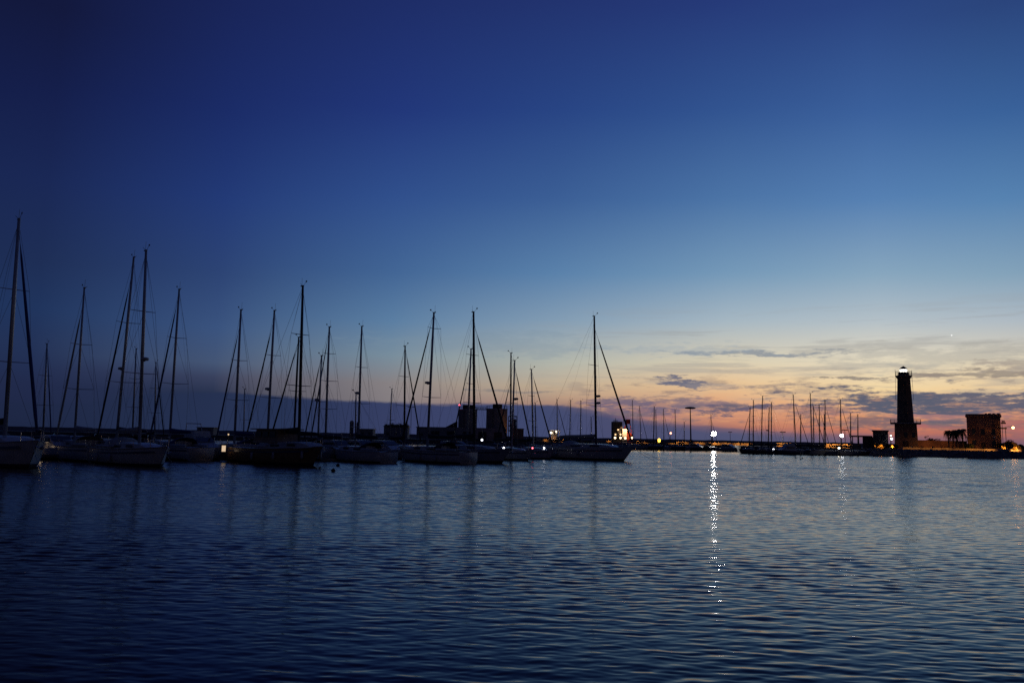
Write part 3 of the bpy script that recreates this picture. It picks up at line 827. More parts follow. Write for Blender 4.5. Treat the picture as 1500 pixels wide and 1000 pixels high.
# ------------------------------------------------------------------ motor boats
def motorboat(label, u, Y, L, head, fly=False, hullm=gel, lit=None, group='small motorboats between the yachts'):
    p = atz(u, Y, 0); head = Vector((head[0], head[1], 0)).normalized(); ang = math.atan2(head.y, head.x)
    root = thing('motorboat', (p.x, p.y, 0), label, 'motorboat', group, ang)
    B = 0.9 + 0.24 * L; fb = 0.55 + 0.05 * L; xa = -L / 2
    vs, f_, mi, sheer = hull_mesh(L, B, fb, xa, 0.2)
    hb = MB(); hb.v = vs; hb.f = f_; hb.m = mi; hb.build('hull', [hullm, antif], root, True)
    d = MB(); dv = []; df = []
    for x, y, z in sheer: dv += [(x, y, z - 0.015), (x, -y, z - 0.015)]
    for i in range(len(sheer) - 1): df.append((2 * i, 2 * i + 2, 2 * i + 3, 2 * i + 1))
    d.add(dv, df).build('deck', deckw, root)
    z = fb * 1.02; hh = 0.75 + 0.05 * L
    cv = []; w = B * 0.37
    for (xx, zz, ww) in ((0.28 * L, z, w * 0.8), (0.12 * L, z + hh * 0.6, w * 0.85), (0.02 * L, z + hh, w * 0.88), (-0.22 * L, z + hh * 1.02, w * 0.9), (-0.26 * L, z, w)):
        cv += [(xx, ww, zz), (xx, -ww, zz)]
    cf = [(2 * i, 2 * i + 1, 2 * i + 3, 2 * i + 2) for i in range(4)] + [(0, 2, 4, 6, 8), (1, 9, 7, 5, 3)]
    cb = MB().add(cv, cf).build('cabin', gel, root)
    for sg in (1, -1):
        MB().box((-0.06 * L, sg * (w * 0.93), z + hh * 0.62), (0.26 * L, 0.08, hh * 0.36)).build('window', glass, cb)
    ws = MB().add([(0.135 * L, w * 0.75, z + hh * 0.62), (0.135 * L, -w * 0.75, z + hh * 0.62), (0.05 * L, -w * 0.78, z + hh * 0.97), (0.05 * L, w * 0.78, z + hh * 0.97)], [(0, 1, 2, 3)])
    ws.build('windscreen', glass, cb)
    if fly:
        MB().box((-0.1 * L, 0, z + hh * 1.02 + 0.3), (0.24 * L, w * 1.7, 0.55), 0, 0.9).build('flybridge', gel, root)
        MB().tube([(-0.2 * L, w * .8, z + hh + 0.5), (-0.22 * L, w * .7, z + hh + 1.3), (-0.22 * L, -w * .7, z + hh + 1.3), (-0.2 * L, -w * .8, z + hh + 0.5)], 0.05, 5).build('radar_arch', gel, root)
    rl = MB()
    for sg in (1, -1):
        xs_ = [0.05 * L + 0.4 * L * i / 4 for i in range(5)]
        yy = [float(np.interp(x, [q[0] for q in sheer], [q[1] for q in sheer])) * 0.95 for x in xs_]
        zz = [float(np.interp(x, [q[0] for q in sheer], [q[2] for q in sheer])) for x in xs_]
        rl.tube([(a, sg * b_, c + 0.5) for a, b_, c in zip(xs_, yy, zz)], 0.02, 4)
        for a, b_, c in zip(xs_, yy, zz): rl.tube([(a, sg * b_, c), (a, sg * b_, c + 0.5)], 0.015, 4)
    rl.build('bow_rail', steel, root)
    if lit:
        for (uu, v, k) in lit:
            wq = at(uu, v, Y - 1.2); l = rot2(wq - Vector((p.x, p.y, 0)), -ang)
            MB().ball(l, 0.11 if Y < 100 else 0.2, 8).build('deck_light', k, root, True)
            MB().tube([(l.x, l.y, fb * 0.7), l], 0.025, 4).build('light_bracket', iron, root)
    return root


motorboat('white motorboat right behind the bow of the leftmost sailboat', 83, 70, 7.5, HR, lit=[(60, 654, L_warm)])
motorboat('motorboat with pale wheelhouse left of the second front hull', 113, 74, 7.0, HR, lit=[(97, 659, L_small)])
motorboat('white cabin motorboat in the gap left of the wooden motor sailer', 293, 78, 8.0, HR, fly=True)
motorboat('small white motorboat right of the wooden motor sailer bow', 494, 86, 7.0, HR)
motorboat('low grey motorboat in the gap before the twin dark towers', 530, 88, 7.5, HR, hullm=grey_hull)
motorboat('white motorboat with pale bow left of the two jib sailboat', 566, 92, 7.5, HR)
motorboat('white motorboat tied behind the boat with two furled jibs', 668, 96, 8.0, HR, lit=[(706, 644, L_small)])
motorboat('dark flybridge motorboat among the masts left of the lighthouse', 1152, 200, 9.0, RH, fly=True, hullm=navy, lit=[(1133, 658, L_small)], group='sailboats moored left of the lighthouse')
motorboat('dark low motorboat moored below the orange strip, left of the white light streak', 1020, 268, 9.0, HR, hullm=navy, group='far motorboats along the middle quay')
motorboat('grey motorboat moored right of the white light streak', 1068, 262, 9.0, HR, hullm=grey_hull, group='far motorboats along the middle quay')

# floating pontoon
pa_ = atz(30, 52, 0); pz_ = atz(920, 104, 0); off = Vector((-0.67, 0.74, 0)) * 16.5
dv = (pz_ - pa_); n_ = dv.normalized()
root = thing('floating_pontoon', (0, 0, 0), 'low plank pontoon running behind the front row of yachts', 'pontoon')
c = (pa_ + pz_) / 2 + off; ang = math.atan2(n_.y, n_.x)
MB().box((c.x, c.y, 0.42), (dv.length + 20, 2.2, 0.16), 0, 1, ang).build('walkway', planks, root)
for t in np.linspace(0.02, 0.98, 12):
    p = pa_ + dv * t + off
    MB().box((p.x, p.y, 0.1), (2.4, 1.8, 0.46), 0, 1, ang).build('float', concrete, root)
    q = p + Vector((-n_.y, n_.x, 0)) * 1.25
    MB().tube([(q.x, q.y, -0.5), (q.x, q.y, 1.9)], 0.13, 8).build('pile', iron, root)
# lit service pedestal between hull two and the motor sailer
p = atz(327, 72, 0.5)
root = thing('service_pedestal', (p.x, p.y, 0.3), 'glowing warm service pedestal on the pontoon left of the motor sailer', 'pedestal')
MB().box((0, 0, 0.3), (0.32, 0.24, 0.6)).build('base', iron, root)
MB().box((0, 0, 0.88), (0.28, 0.2, 0.54)).build('light_panel', emit('pedestal_glow', (1.0, 0.72, 0.45), 0.7), root)
MB().box((0, 0, 1.2), (0.4, 0.3, 0.1)).build('cap', iron, root)
p = atz(334, 90, 1.6)
root = thing('pontoon_lamp', (p.x, p.y, 0), 'tiny lamp on a thin post above the warm service pedestal', 'lamp')
z = at(334, 636, 90).z
MB().tube([(0, 0, 0), (0, 0, z - 0.1)], 0.04, 6).build('post', iron, root); MB().ball((0, 0, z), 0.09, 8).build('bulb', emit('dim_bulb_glow', (1.0, 0.7, 0.4), 0.9), root)

# mooring buoys
for i, (u, v, lab) in enumerate(((1166, 671, 'dark mooring buoy floating left of two others in front of the mast row'), (1173, 673, 'lowest dark mooring buoy in front of the mast row'), (1175.5, 671.6, 'right dark mooring buoy beside the lowest one'),
                                 (495, 683, 'dark mooring buoy off the wooden motor sailer bow, nearer the pontoon'), (488, 691, 'dark mooring buoy off the wooden motor sailer bow, nearer the viewer'))):
    d = ray(u, v); p = Vector((0, 0, CAMZ)) + d * (CAMZ / -d.z)
    r = 0.006 * p.y / 7 if p.y > 90 else 0.16
    r = min(max(r, 0.12), 0.2)
    root = thing('mooring_buoy', (p.x, p.y, 0.05), lab, 'buoy', 'mooring buoys')
    MB().ball((0, 0, 0.05), r, 10, (1, 1, 0.85)).build('float', dark_cloth, root, True)
    MB().tube([(0, 0, r * 0.8), (0, 0, r * 1.5)], 0.03, 5).build('eye', iron, root)

# ------------------------------------------------------------------ lighthouse
LY = 246.0; c0 = atz(1328, LY, QZ); px = LY / F


def zat(v, u=1327, Y=LY): return at(u, v, Y).z - QZ


root = thing('lighthouse', (c0.x, c0.y, QZ), 'tall round stone lighthouse with lit lantern on the right quay', 'lighthouse', None, -math.atan2(c0.x, c0.y))
zb_ = zat(621)
bs = MB().box((0, 0, zb_ / 2 - 0.2), (31 * px, 31 * px, zb_ + 0.4), 0, 0.93)
bs.box((0, 0, 0.3), (33 * px, 33 * px, 1.2), 0, 0.97)
bs.build('base', stone, root)
for x in (-2.1, 0.0, 2.1):
    MB().box((x, -15.5 * px * 0.965, zb_ * 0.55), (0.8, 0.16, 1.5)).build('window', glass, root)
MB().box((0, -16.5 * px * 0.985, 1.25), (1.2, 0.2, 2.3)).build('door', iron, root)
pl = MB().box((0, 0, zb_ + 0.22), (40 * px, 40 * px, 0.4))
pl.build('terrace', concrete, root)
tr = MB(); hw = 19.6 * px
for i in range(9):
    q = -hw + 2 * hw * i / 8
    for (x, y) in ((q, -hw), (q, hw), (-hw, q), (hw, q)): tr.tube([(x, y, zb_ + 0.4), (x, y, zb_ + 1.35)], 0.03, 4)
for h in (0.9, 1.35):
    tr.tube([(-hw, -hw, zb_ + h), (hw, -hw, zb_ + h), (hw, hw, zb_ + h), (-hw, hw, zb_ + h), (-hw, -hw, zb_ + h)], 0.03, 4)
tr.build('terrace_railing', iron, root)
zt = zat(555); zg = zat(551.5)
MB().lathe([(11.4 * px, zb_ + 0.42), (11.1 * px, zb_ + 1.2), (8.6 * px, zt), (10.2 * px, zg - 0.3), (10.6 * px, zg)], n=28).build('tower', stone, root, True)
for k, f in enumerate((0.2, 0.45, 0.7, 0.9)):
    z = zb_ + (zt - zb_) * f; r = (11.1 + (8.6 - 11.1) * f) * px
    MB().box((0.25, -r + 0.02, z), (0.5, 0.2, 1.1)).build('window', glass, root)
gal = MB().lathe([(10.4 * px, zg + 0.003), (11.4 * px, zg + 0.02), (11.4 * px, zg + 0.3), (8, zg + 0.32) if False else (7.0 * px, zg + 0.32)], n=28)
gal.build('gallery', concrete, root)
gr = MB()
for k in range(18):
    q = 2 * math.pi * k / 18; x, y = 11.0 * px * math.cos(q), 11.0 * px * math.sin(q)
    gr.tube([(x, y, zg + 0.3), (x, y, zg + 1.5)], 0.035, 4)
for h in (0.9, 1.5):
    gr.tube([(11.0 * px * math.cos(2 * math.pi * k / 28), 11.0 * px * math.sin(2 * math.pi * k / 28), zg + h) for k in range(29)], 0.035, 4)
for (q, h) in ((math.pi * 0.98, 2.2), (0.15, 2.0)):
    gr.tube([(11.0 * px * math.cos(q), 11.0 * px * math.sin(q), zg), (11.0 * px * math.cos(q), 11.0 * px * math.sin(q), zg + h)], 0.06, 5)
gr.build('gallery_railing', iron, root)
zl0, zl1 = zat(545.2), zat(541)
MB().lathe([(7.6 * px, zg + 0.32), (7.2 * px, zl0)], n=24).build('lantern_drum', stone, root, True)
MB().lathe([(4.9 * px, zl0 + 0.003), (4.9 * px, zl1)], n=20).build('lantern', L_lant, root, True)
bars = MB()
for k in range(10):
    q = 2 * math.pi * k / 10; bars.tube([(5.1 * px * math.cos(q), 5.1 * px * math.sin(q), zl0), (5.1 * px * math.cos(q), 5.1 * px * math.sin(q), zl1)], 0.025, 4)
bars.build('lantern_glazing_bars', iron, root)
zc = zat(536)
MB().lathe([(5.5 * px, zl1 + 0.003), (5.4 * px, zl1 + 0.12), (4.2 * px, zl1 + 0.45), (2.0 * px, zl1 + 0.8), (0.8 * px, zl1 + 0.95), (0.8 * px, zc - 0.2), (0.1, zc)], n=20).build('dome', iron, root, True)
for (sx, name) in ((-1, 'ladder'), (1, 'ladder')):
    ld = MB(); r1, r2 = 12.2 * px, 10.9 * px
    for dy in (-0.25, 0.25):
        ld.tube([(sx * r1 * 0.97, dy, zb_ + 6.5 if False else zb_ + 7.5), (sx * r2, dy, zg)], 0.04, 4)
    for i in range(14):
        t = i / 14; x = sx * (r1 * 0.97 + (r2 - r1 * 0.97) * t); z = zb_ + 7.5 + (zg - zb_ - 7.5) * t
        ld.tube([(x, -0.25, z), (x, 0.25, z)], 0.025, 4)
        if i % 4 == 0: ld.tube([(x, 0, z), (sx * (9.6 * px), 0, z)], 0.03, 4)
    ld.build(name, iron, root)


# ------------------------------------------------------------------ buildings
def pbox(mb, u0, u1, v0, v1, Y, depth, zbase=None, mi=0):
    """box whose front face covers the photo rectangle at distance Y; relative to origin (world)"""
    a = at(u0, (v0 + v1) / 2, Y); b_ = at(u1, (v0 + v1) / 2, Y); zt_ = at((u0 + u1) / 2, v0, Y).z
    z0 = zbase if zbase is not None else at((u0 + u1) / 2, v1, Y).z
    mb.box(((a.x + b_.x) / 2, Y + depth / 2, (zt_ + z0) / 2), (b_.x - a.x, depth, zt_ - z0), mi)
    return (a.x, b_.x, z0, zt_)


def bld(name, label, cat='building', group=None):
    return thing(name, (0, 0, 0), label, cat, group)


def pivot(root, u, Y, k=0.885):
    """turn a building built along the X axis to face the harbour"""
    c = atz(u, Y, 0); c.z = 0; a = -math.atan2(c.x, c.y)
    m_ = Matrix.Translation(c) @ Matrix.Rotation(a, 4, 'Z') @ Matrix.Diagonal((k, 1, 1, 1)) @ Matrix.Translation(-c)
    root.matrix_world = m_


root = bld('block_house', 'square plastered block house right of the palms with bumpy parapet')
BY = 236
mb = MB(); x0, x1, z0, z1 = pbox(mb, 1417, 1465.5, 610, 656, BY, 10, QZ - 0.1); mb.build('wall', plaster, root)
mb = MB(); mb.box(((x0 + x1) / 2, BY + 5, z1 + 0.2), (x1 - x0 + 0.7, 10.7, 0.4)); mb.box(((x0 + x1) / 2, BY + 5, z1 + 0.6), (x1 - x0 + 0.4, 10.4, 0.4)); mb.build('parapet', plaster, root)
mb = MB()
for u, w in ((1444, 3), (1449, 4), (1455, 3.4), (1462, 4.2)):
    p = at(u, 606, BY); mb.box((p.x, BY + 2, z1 + 0.9), (w * 0.24, 1.2, 0.3), 0, 0.8)
mb.build('roof_vents', concrete, root)
wx = x1 - x0
for r_, zz in ((0, z0 + 2.4), (1, z0 + 5.7)):
    for k in (0.2, 0.48, 0.78):
        if r_ == 0 and k == 0.48: continue
        w = MB().box((x0 + wx * k, BY - 0.03, zz), (1.0, 0.16, 1.5)).build('window', glass, root)
        MB().box((x0 + wx * k, BY - 0.1, zz - 0.85), (1.3, 0.25, 0.12)).build('sill', concrete, w)
MB().box((x0 + wx * 0.48, BY - 0.04, z0 + 1.25), (1.2, 0.14, 2.3)).build('door', iron, root)
w = MB().box((x0 + wx * 0.80, BY - 0.03, z0 + 4.1), (0.55, 0.1, 0.3)).build('window', whitep, root)
pivot(root, 1441, BY)

root = bld('flat_roofed_hut', 'dark flat roofed hut with projecting canopy left of the lighthouse')
HY = 232
mb = MB(); h1 = pbox(mb, 1263, 1281.5, 639.5, 655, HY, 7, QZ - 0.1); mb.build('wall', dark_plaster, root)
mb = MB(); h2 = pbox(mb, 1281, 1304, 631.5, 655, HY - 1, 9, QZ - 0.1); mb.build('tall_wing', dark_plaster, root)
mb = MB(); mb.box(((h2[0] + h2[1]) / 2, HY + 3.5, h2[3] + 0.15), (h2[1] - h2[0] + 0.5, 9.6, 0.3)); mb.build('roof', iron, root)
mb = MB(); pbox(mb, 1246, 1281, 637.6, 639.4, HY - 1.5, 9); mb.build('canopy', iron, root)
p = at(1257, 645, HY)
for x in (0.0, -1.9):
    for y in (0, 6): MB().tube([(p.x + x, HY - 0.8 + y, QZ - 0.1), (p.x + x, HY - 0.8 + y, h1[3] + 0.02)], 0.09, 6).build('post', iron, root)
for k in (0.3, 0.7):
    MB().box((h2[0] + (h2[1] - h2[0]) * k, HY - 1.04, h2[2] + 3.2), (1.0, 0.14, 1.1)).build('window', glass, root)
MB().box((h1[0] + 1.8, HY - 0.04, QZ + 1.1), (1.0, 0.14, 2.1)).build('door', iron, root)
pivot(root, 1281, HY)

# low lit wall behind the quay right of the lighthouse
mb = MB(); a = atz(1345, 243, 0); b_ = atz(1418, 243, 0)
mb.box(((a.x + b_.x) / 2, 243.4, 3.1), (b_.x - a.x, 0.6, 2.7)); mb.box(((a.x + b_.x) / 2, 243.4, 4.53), (b_.x - a.x + 0.1, 0.8, 0.18))
tag(mb.build('quay_wall', plaster), 'low plastered wall glowing orange between lighthouse and palms', 'wall')
mb = MB(); a = atz(786, 300, 0); b_ = atz(1262, 300, 0)
mb.box(((a.x + b_.x) / 2, 300, 2.1), (b_.x - a.x, 0.6, 1.0)); mb.box(((a.x + b_.x) / 2, 300, 2.66), (b_.x - a.x, 0.8, 0.12))
tag(mb.build('parapet_wall', concrete), 'long low parapet on the middle quay, lit orange in patches', 'wall')
mb = MB(); a = atz(1200, 224, 0); b_ = atz(1330, 224, 0)

# silos
SY = 350.0; k = SY / F
root = bld('cement_silo', 'left of two big round cement silos with a red beacon on top', 'silo', 'cement silos')


def silo(root, u0, u1, vt, cu0, cu1, cv):
    a = atz(u0, SY, QZ); b_ = atz(u1, SY, QZ); cx = (a.x + b_.x) / 2; r = (b_.x - a.x) / 2
    z1 = at((u0 + u1) / 2, vt, SY).z; root.location = (cx, SY, QZ)
    MB().lathe([(r, -0.1), (r, z1 - QZ - 0.4), (r * 1.03, z1 - QZ - 0.38), (r * 1.03, z1 - QZ)], n=28).build('shell', silo_c, root, True)
    z2 = at((u0 + u1) / 2, cv, SY).z
    cw = (cu1 - cu0) * k; cc = atz((cu0 + cu1) / 2, SY, QZ).x - cx
    MB().box((cc, 0, (z1 + z2) / 2 - QZ), (cw, r * 1.1, z2 - z1 - 0.01)).build('top_housing', iron, root)
    t = MB()
    for i in range(16):
        q = 2 * math.pi * i / 16; t.tube([(r * math.cos(q), r * math.sin(q), z1 - QZ), (r * math.cos(q), r * math.sin(q), z1 - QZ + 1.1)], 0.04, 4)
    t.tube([(r * math.cos(2 * math.pi * i / 28), r * math.sin(2 * math.pi * i / 28), z1 - QZ + 1.1) for i in range(29)], 0.04, 4)
    t.build('railing', iron, root)
    ld = MB()
    for dx in (-0.3, 0.3): ld.tube([(dx - r * 0.3, -r * 0.97, 0), (dx - r * 0.3, -r * 0.97, z1 - QZ)], 0.05, 4)
    for i in range(24): ld.tube([(-0.3 - r * 0.3, -r * 0.97, i * 0.5 + 0.4), (0.3 - r * 0.3, -r * 0.97, i * 0.5 + 0.4)], 0.03, 4)
    ld.build('ladder', iron, root)
    return cx, r, z1, z2


cx, r, z1, z2 = silo(root, 670.5, 698, 599.5, 677, 692, 593)
p = at(673.5, 593, SY - r * 0.5)
MB().tube([(p.x - cx, -r * 0.5, z1 - QZ), (p.x - cx, -r * 0.5, p.z - QZ)], 0.05, 5).build('beacon_post', iron, root)
MB().ball((p.x - cx, -r * 0.5, p.z - QZ), 0.42, 8).build('red_beacon', L_red, root, True)
root = bld('cement_silo', 'right of two big round cement silos, one flank lit warm', 'silo', 'cement silos')
cx2, r2, z12, z22 = silo(root, 711.5, 742.5, 598.5, 721, 734.5, 592)
root = bld('silo_bridge', 'steel gangway joining the tops of the two silos', 'gangway')
mb = MB(); mb.box(((cx + cx2) / 2, SY, z1 + 0.1), (cx2 - cx - r - r2 + 1.6, 1.6, 0.3)); mb.build('deck', iron, root)
mb = MB()
for dy in (-0.8, 0.8):
    xa_, xb_ = cx + r - 0.8, cx2 - r2 + 0.8
    for h in (0.6, 1.1): mb.tube([(xa_, SY + dy, z1 + h), (xb_, SY + dy, z1 + h)], 0.04, 4)
    for i in range(6): mb.tube([(xa_ + (xb_ - xa_) * i / 5, SY + dy, z1 + 0.2), (xa_ + (xb_ - xa_) * i / 5, SY + dy, z1 + 1.1)], 0.035, 4)
mb.build('railing', iron, root)
root = bld('loading_shed', 'low dark loading shed below the two silos')
mb = MB(); x0, x1, z0, z1 = pbox(mb, 626, 741, 626, 650, SY - 9, 5, QZ - 0.1); mb.build('wall', concrete, root)
mb = MB().add([(at(655, 625, SY).x, SY - 9, z1 + 0.02), (cx - r, SY - 9, z1 + 2.6), (cx - r, SY - 4.2, z1 + 2.6), (at(655, 625, SY).x, SY - 4.2, z1 + 0.02), (cx - r, SY - 9, z1 + 0.02), (cx - r, SY - 4.2, z1 + 0.02)], [(0, 1, 2, 3), (0, 4, 1), (3, 2, 5), (4, 5, 2, 1)])
mb.build('conveyor_housing', iron, root)
for i in range(5):
    MB().box((x0 + (x1 - x0) * (0.1 + 0.2 * i), SY - 9.04, QZ + 1.8), (3.4, 0.2, 3.4)).build('roller_door', iron, root)
root = bld('lattice_frame', 'open steel frame tower right of the right silo', 'tower')
mb = MB(); xa_, xb_ = at(745, 615, SY).x, at(757, 615, SY).x; zt = at(751, 609.5, SY).z
for x in (xa_, (xa_ + xb_) / 2, xb_):
    for y in (SY - 2, SY + 2): mb.tube([(x, y, QZ - 0.1), (x, y, zt)], 0.16, 4)
for i in range(4):
    z = QZ + (zt - QZ) * (0.4 + 0.2 * i)
    mb.tube([(xa_, SY - 2, z), (xb_, SY - 2, z)], 0.14, 4); mb.tube([(xa_, SY + 2, z), (xb_, SY + 2, z)], 0.14, 4)
    if i < 3: mb.tube([(xa_, SY - 2, z), (xb_, SY - 2, z + (zt - QZ) * 0.2)], 0.1, 4)
mb.build('frame', iron, root)
mb = MB(); mb.box(((xa_ * 0.3 + xb_ * 0.7), SY, (zt + QZ) * 0.5 + 1.5), ((xb_ - xa_) * 0.5, 3, (zt - QZ) * 0.5), 0, 0.8); mb.build('hopper', concrete, root)
root = bld('pump_house', 'low pale pump house right of the silos, lit warm')
mb = MB(); x0, x1, z0, z1 = pbox(mb, 749, 767, 628, 650, SY - 4, 6, QZ - 0.1); mb.build('wall', plaster, root)
MB().box(((x0 + x1) / 2, SY - 1, z1 + 0.12), (x1 - x0 + 0.5, 6.6, 0.22)).build('roof', concrete, root)
for kx in (0.3, 0.7): MB().box((x0 + (x1 - x0) * kx, SY - 4.03, QZ + 1.7), (0.9, 0.14, 1.1)).build('window', glass, root)

for lab, nm, cat, u0, u1, v0, Y in (
        ('low flat shed on the far shore, above the white cabin motorboat', 'harbour_shed', 'building', 288, 312, 626.2, 420),
        ('left and taller of the twin dark towers on the far shore', 'water_tower', 'tower', 511.5, 517.5, 615.5, 420),
        ('right and slimmer of the twin dark towers on the far shore', 'water_tower', 'tower', 521.5, 525.5, 617.5, 420),
        ('low shed right of the twin dark towers', 'harbour_shed', 'building', 526, 546, 628.5, 424),
        ('broad building with bumpy green topped roof on the far shore', 'harbour_building', 'building', 562, 597, 625, 410),
        ('long grey shed left of the silos', 'harbour_shed', 'building', 610, 656, 626, 400)):
    root = bld(nm, lab, cat)
    mb = MB()
    if cat == 'tower':
        a, b_ = atz(u0, Y, QZ), atz(u1, Y, QZ); zt = at(u0, v0, Y).z; rr = (b_.x - a.x) / 2
        mb.lathe([(rr, QZ - 0.1), (rr, zt - 0.8), (rr * 0.7, zt - 0.2), (0.2, zt)], ((a.x + b_.x) / 2, Y, 0), 16); mb.build('shell', concrete, root, True)
        mb = MB().lathe([(rr * 1.06, zt - 1.6), (rr * 1.1, zt - 1.5), (rr * 1.1, zt - 1.3), (rr * 0.9, zt - 1.2)], ((a.x + b_.x) / 2, Y, 0), 16); mb.build('rim', iron, root)
        continue
    x0, x1, z0, z1 = pbox(mb, u0, u1, v0, 645, Y, 8, QZ - 0.1); mb.build('wall', concrete, root)
    MB().box(((x0 + x1) / 2, Y + 4, z1 + 0.15), (x1 - x0 + 0.8, 8.8, 0.28)).build('roof', iron, root)
    nw = max(2, int((x1 - x0) / 4))
    for i in range(nw): MB().box((x0 + (x1 - x0) * (i + 0.5) / nw, Y - 0.03, QZ + 2.2), (1.2, 0.14, 1.2)).build('window', glass, root)
    if 'bumpy' in lab:
        g = random.Random(4); fm = MB()
        for i in range(1400):
            x = g.uniform(x0, x1); y = Y + g.uniform(0, 7); z = z1 + 0.3 + abs(g.gauss(0, 0.5)) * (0.6 + 0.9 * abs(math.sin(x * 0.9))); s_ = g.uniform(0.15, 0.32)
            a_ = Vector((g.uniform(-1, 1), g.uniform(-1, 1), g.uniform(-1, 1))).normalized() * s_; b2 = Vector((g.uniform(-1, 1), g.uniform(-1, 1), g.uniform(-1, 1))).normalized() * s_
            pp = Vector((x, y, z)); fm.add([pp - a_, pp + b2, pp + a_, pp - b2], [(0, 1, 2, 3)])
        fm.build('roof_greenery', leaf, root)

# lit kiosk
KY = 300
root = bld('harbour_kiosk', 'small white columned kiosk under two lamps, left of the tall sloop', 'kiosk')
x0 = at(804.5, 640, KY).x; x1 = at(819.5, 640, KY).x; zt = at(812, 631, KY).z
MB().box(((x0 + x1) / 2, KY + 2.2, (zt + QZ) / 2), (x1 - x0 - 1.4, 2.0, zt - QZ)).build('wall', whitep, root)
MB().box(((x0 + x1) / 2, KY + 1, zt + 0.13), (x1 - x0 + 0.4, 5, 0.25)).build('roof', whitep, root)
for i in range(4): MB().tube([(x0 + (x1 - x0) * i / 3, KY - 0.9, QZ), (x0 + (x1 - x0) * i / 3, KY - 0.9, zt)], 0.16, 8).build('column', whitep, root)
for u, v, lab in ((807.5, 633.6, 'left white lamp in front of the columned kiosk'), (815.3, 632.2, 'right white lamp in front of the columned kiosk')):
    p = at(u, v, KY - 2.2); r_ = thing('kiosk_lamp', (p.x, p.y, QZ), lab, 'lamp', 'kiosk lamps')
    MB().tube([(0, 0, 0), (0, 0, p.z - QZ - 0.2)], 0.06, 6).build('post', iron, r_)
    MB().ball((0, 0, p.z - QZ), 0.34, 10).build('globe', emit('kiosk_globe_glow', (1.0, 0.8, 0.55), 6), r_, True)

# lit work ship seen end-on
WY = 276; root = bld('work_ship', 'work ship seen end on with floodlit stern and red crane', 'ship')
p0 = atz(915, WY, 0); root.location = (p0.x, WY, 0)


def wx(u, v, dy=0.0):
    q = at(u, v, WY + dy); return q.x - p0.x, q.z


vs, f_, mi, sheer = hull_mesh(24, 8.0, 2.0, -12)
vs = [(-y, x + 9, z) for x, y, z in vs]
hb = MB(); hb.v = vs; hb.f = f_; hb.m = mi; hb.build('hull', [redpaint, antif], root, True)
MB().box((0, 7, 1.95), (7.2, 15, 0.3)).build('deck', asphalt, root)
mb = MB(); a = wx(900, 640); b2 = wx(914, 617)
mb.box(((a[0] + b2[0]) / 2, 6, (b2[1] + 2.1) / 2), (b2[0] - a[0], 5, b2[1] - 2.1)); mb.build('deckhouse', dark_plaster, root)
for i, v in enumerate((622, 629, 636)):
    for u in (903.5, 907.5, 911): q = wx(u, v); MB().box((q[0], 3.46, q[1]), (0.5, 0.12, 0.5)).build('window', L_wall if (i, u) in ((1, 907.5), (2, 911), (2, 903.5)) else glass, root)  # a few panes glow, added to warm the dark deckhouse
mb = MB(); a = wx(913.5, 640); b2 = wx(920, 628)
mb.box(((a[0] + b2[0]) / 2, 4.2, (b2[1] + 2.1) / 2), (b2[0] - a[0], 3, b2[1] - 2.1)); mb.build('floodlit_house', whitep, root)
mb = MB(); a = wx(920, 628); b2 = wx(929, 636)
mb.add([(a[0], 3.4, 2.1), (b2[0], 3.4, 2.1), (b2[0], 3.4, b2[1]), (a[0], 3.4, a[1]), (a[0], 6, 2.1), (b2[0], 6, 2.1), (b2[0], 6, b2[1]), (a[0], 6, a[1])], [(0, 1, 2, 3), (7, 6, 5, 4), (3, 2, 6, 7), (1, 5, 6, 2), (0, 3, 7, 4)]); mb.build('red_housing', redpaint, root)
mb = MB(); q = wx(919, 627); q2 = wx(924, 615)
mb.tube([(q[0], 6.5, 2), (q[0], 6.5, q[1] + 0.4)], 0.3, 8); mb.tube([(q[0], 6.5, q[1] + 0.3), (q2[0] + 0.5, 6.5, q2[1]), (wx(929, 633)[0], 6, wx(929, 633)[1])], [0.28, 0.22, 0.15], 6)
mb.box((q2[0], 6.5, q2[1] - 0.4), (1.5, 1, 1.6)); mb.build('crane', redpaint, root)
mb = MB(); q = wx(905, 614)
mb.tube([(q[0], 6, q[1] - 1.5), (q[0], 6, q[1] + 0.6)], 0.09, 5); mb.box((q[0], 6, q[1] - 0.3), (1.5, 0.4, 0.25)); mb.box((q[0] + 0.6, 6, q[1] - 0.9), (0.8, 0.8, 0.6)); mb.tube([(wx(917, 618)[0], 6, 8), (wx(917, 618)[0], 6, wx(917, 612)[1])], 0.07, 5)
mb.build('radar_mast', iron, root)
for u, v in ((901, 641), (909, 641), (916, 641.5), (926, 641)):
    q = wx(u, v, -0.4); lp = MB().ball((q[0], -0.4, q[1]), 0.36, 10).build('stern_floodlight', L_white, root, True)
    MB().tube([(q[0], -0.1, 1.9), (q[0], -0.1, q[1])], 0.08, 5).build('light_post', iron, root)
q = wx(917, 627, 1); lf = light('house_floodlight', 'SPOT', root, (q[0], 0.5, q[1]), 900, (1.0, 0.62, 0.3), spot_size=R(75), shadow_soft_size=0.15)
lf.rotation_euler = (R(70), 0, 0)


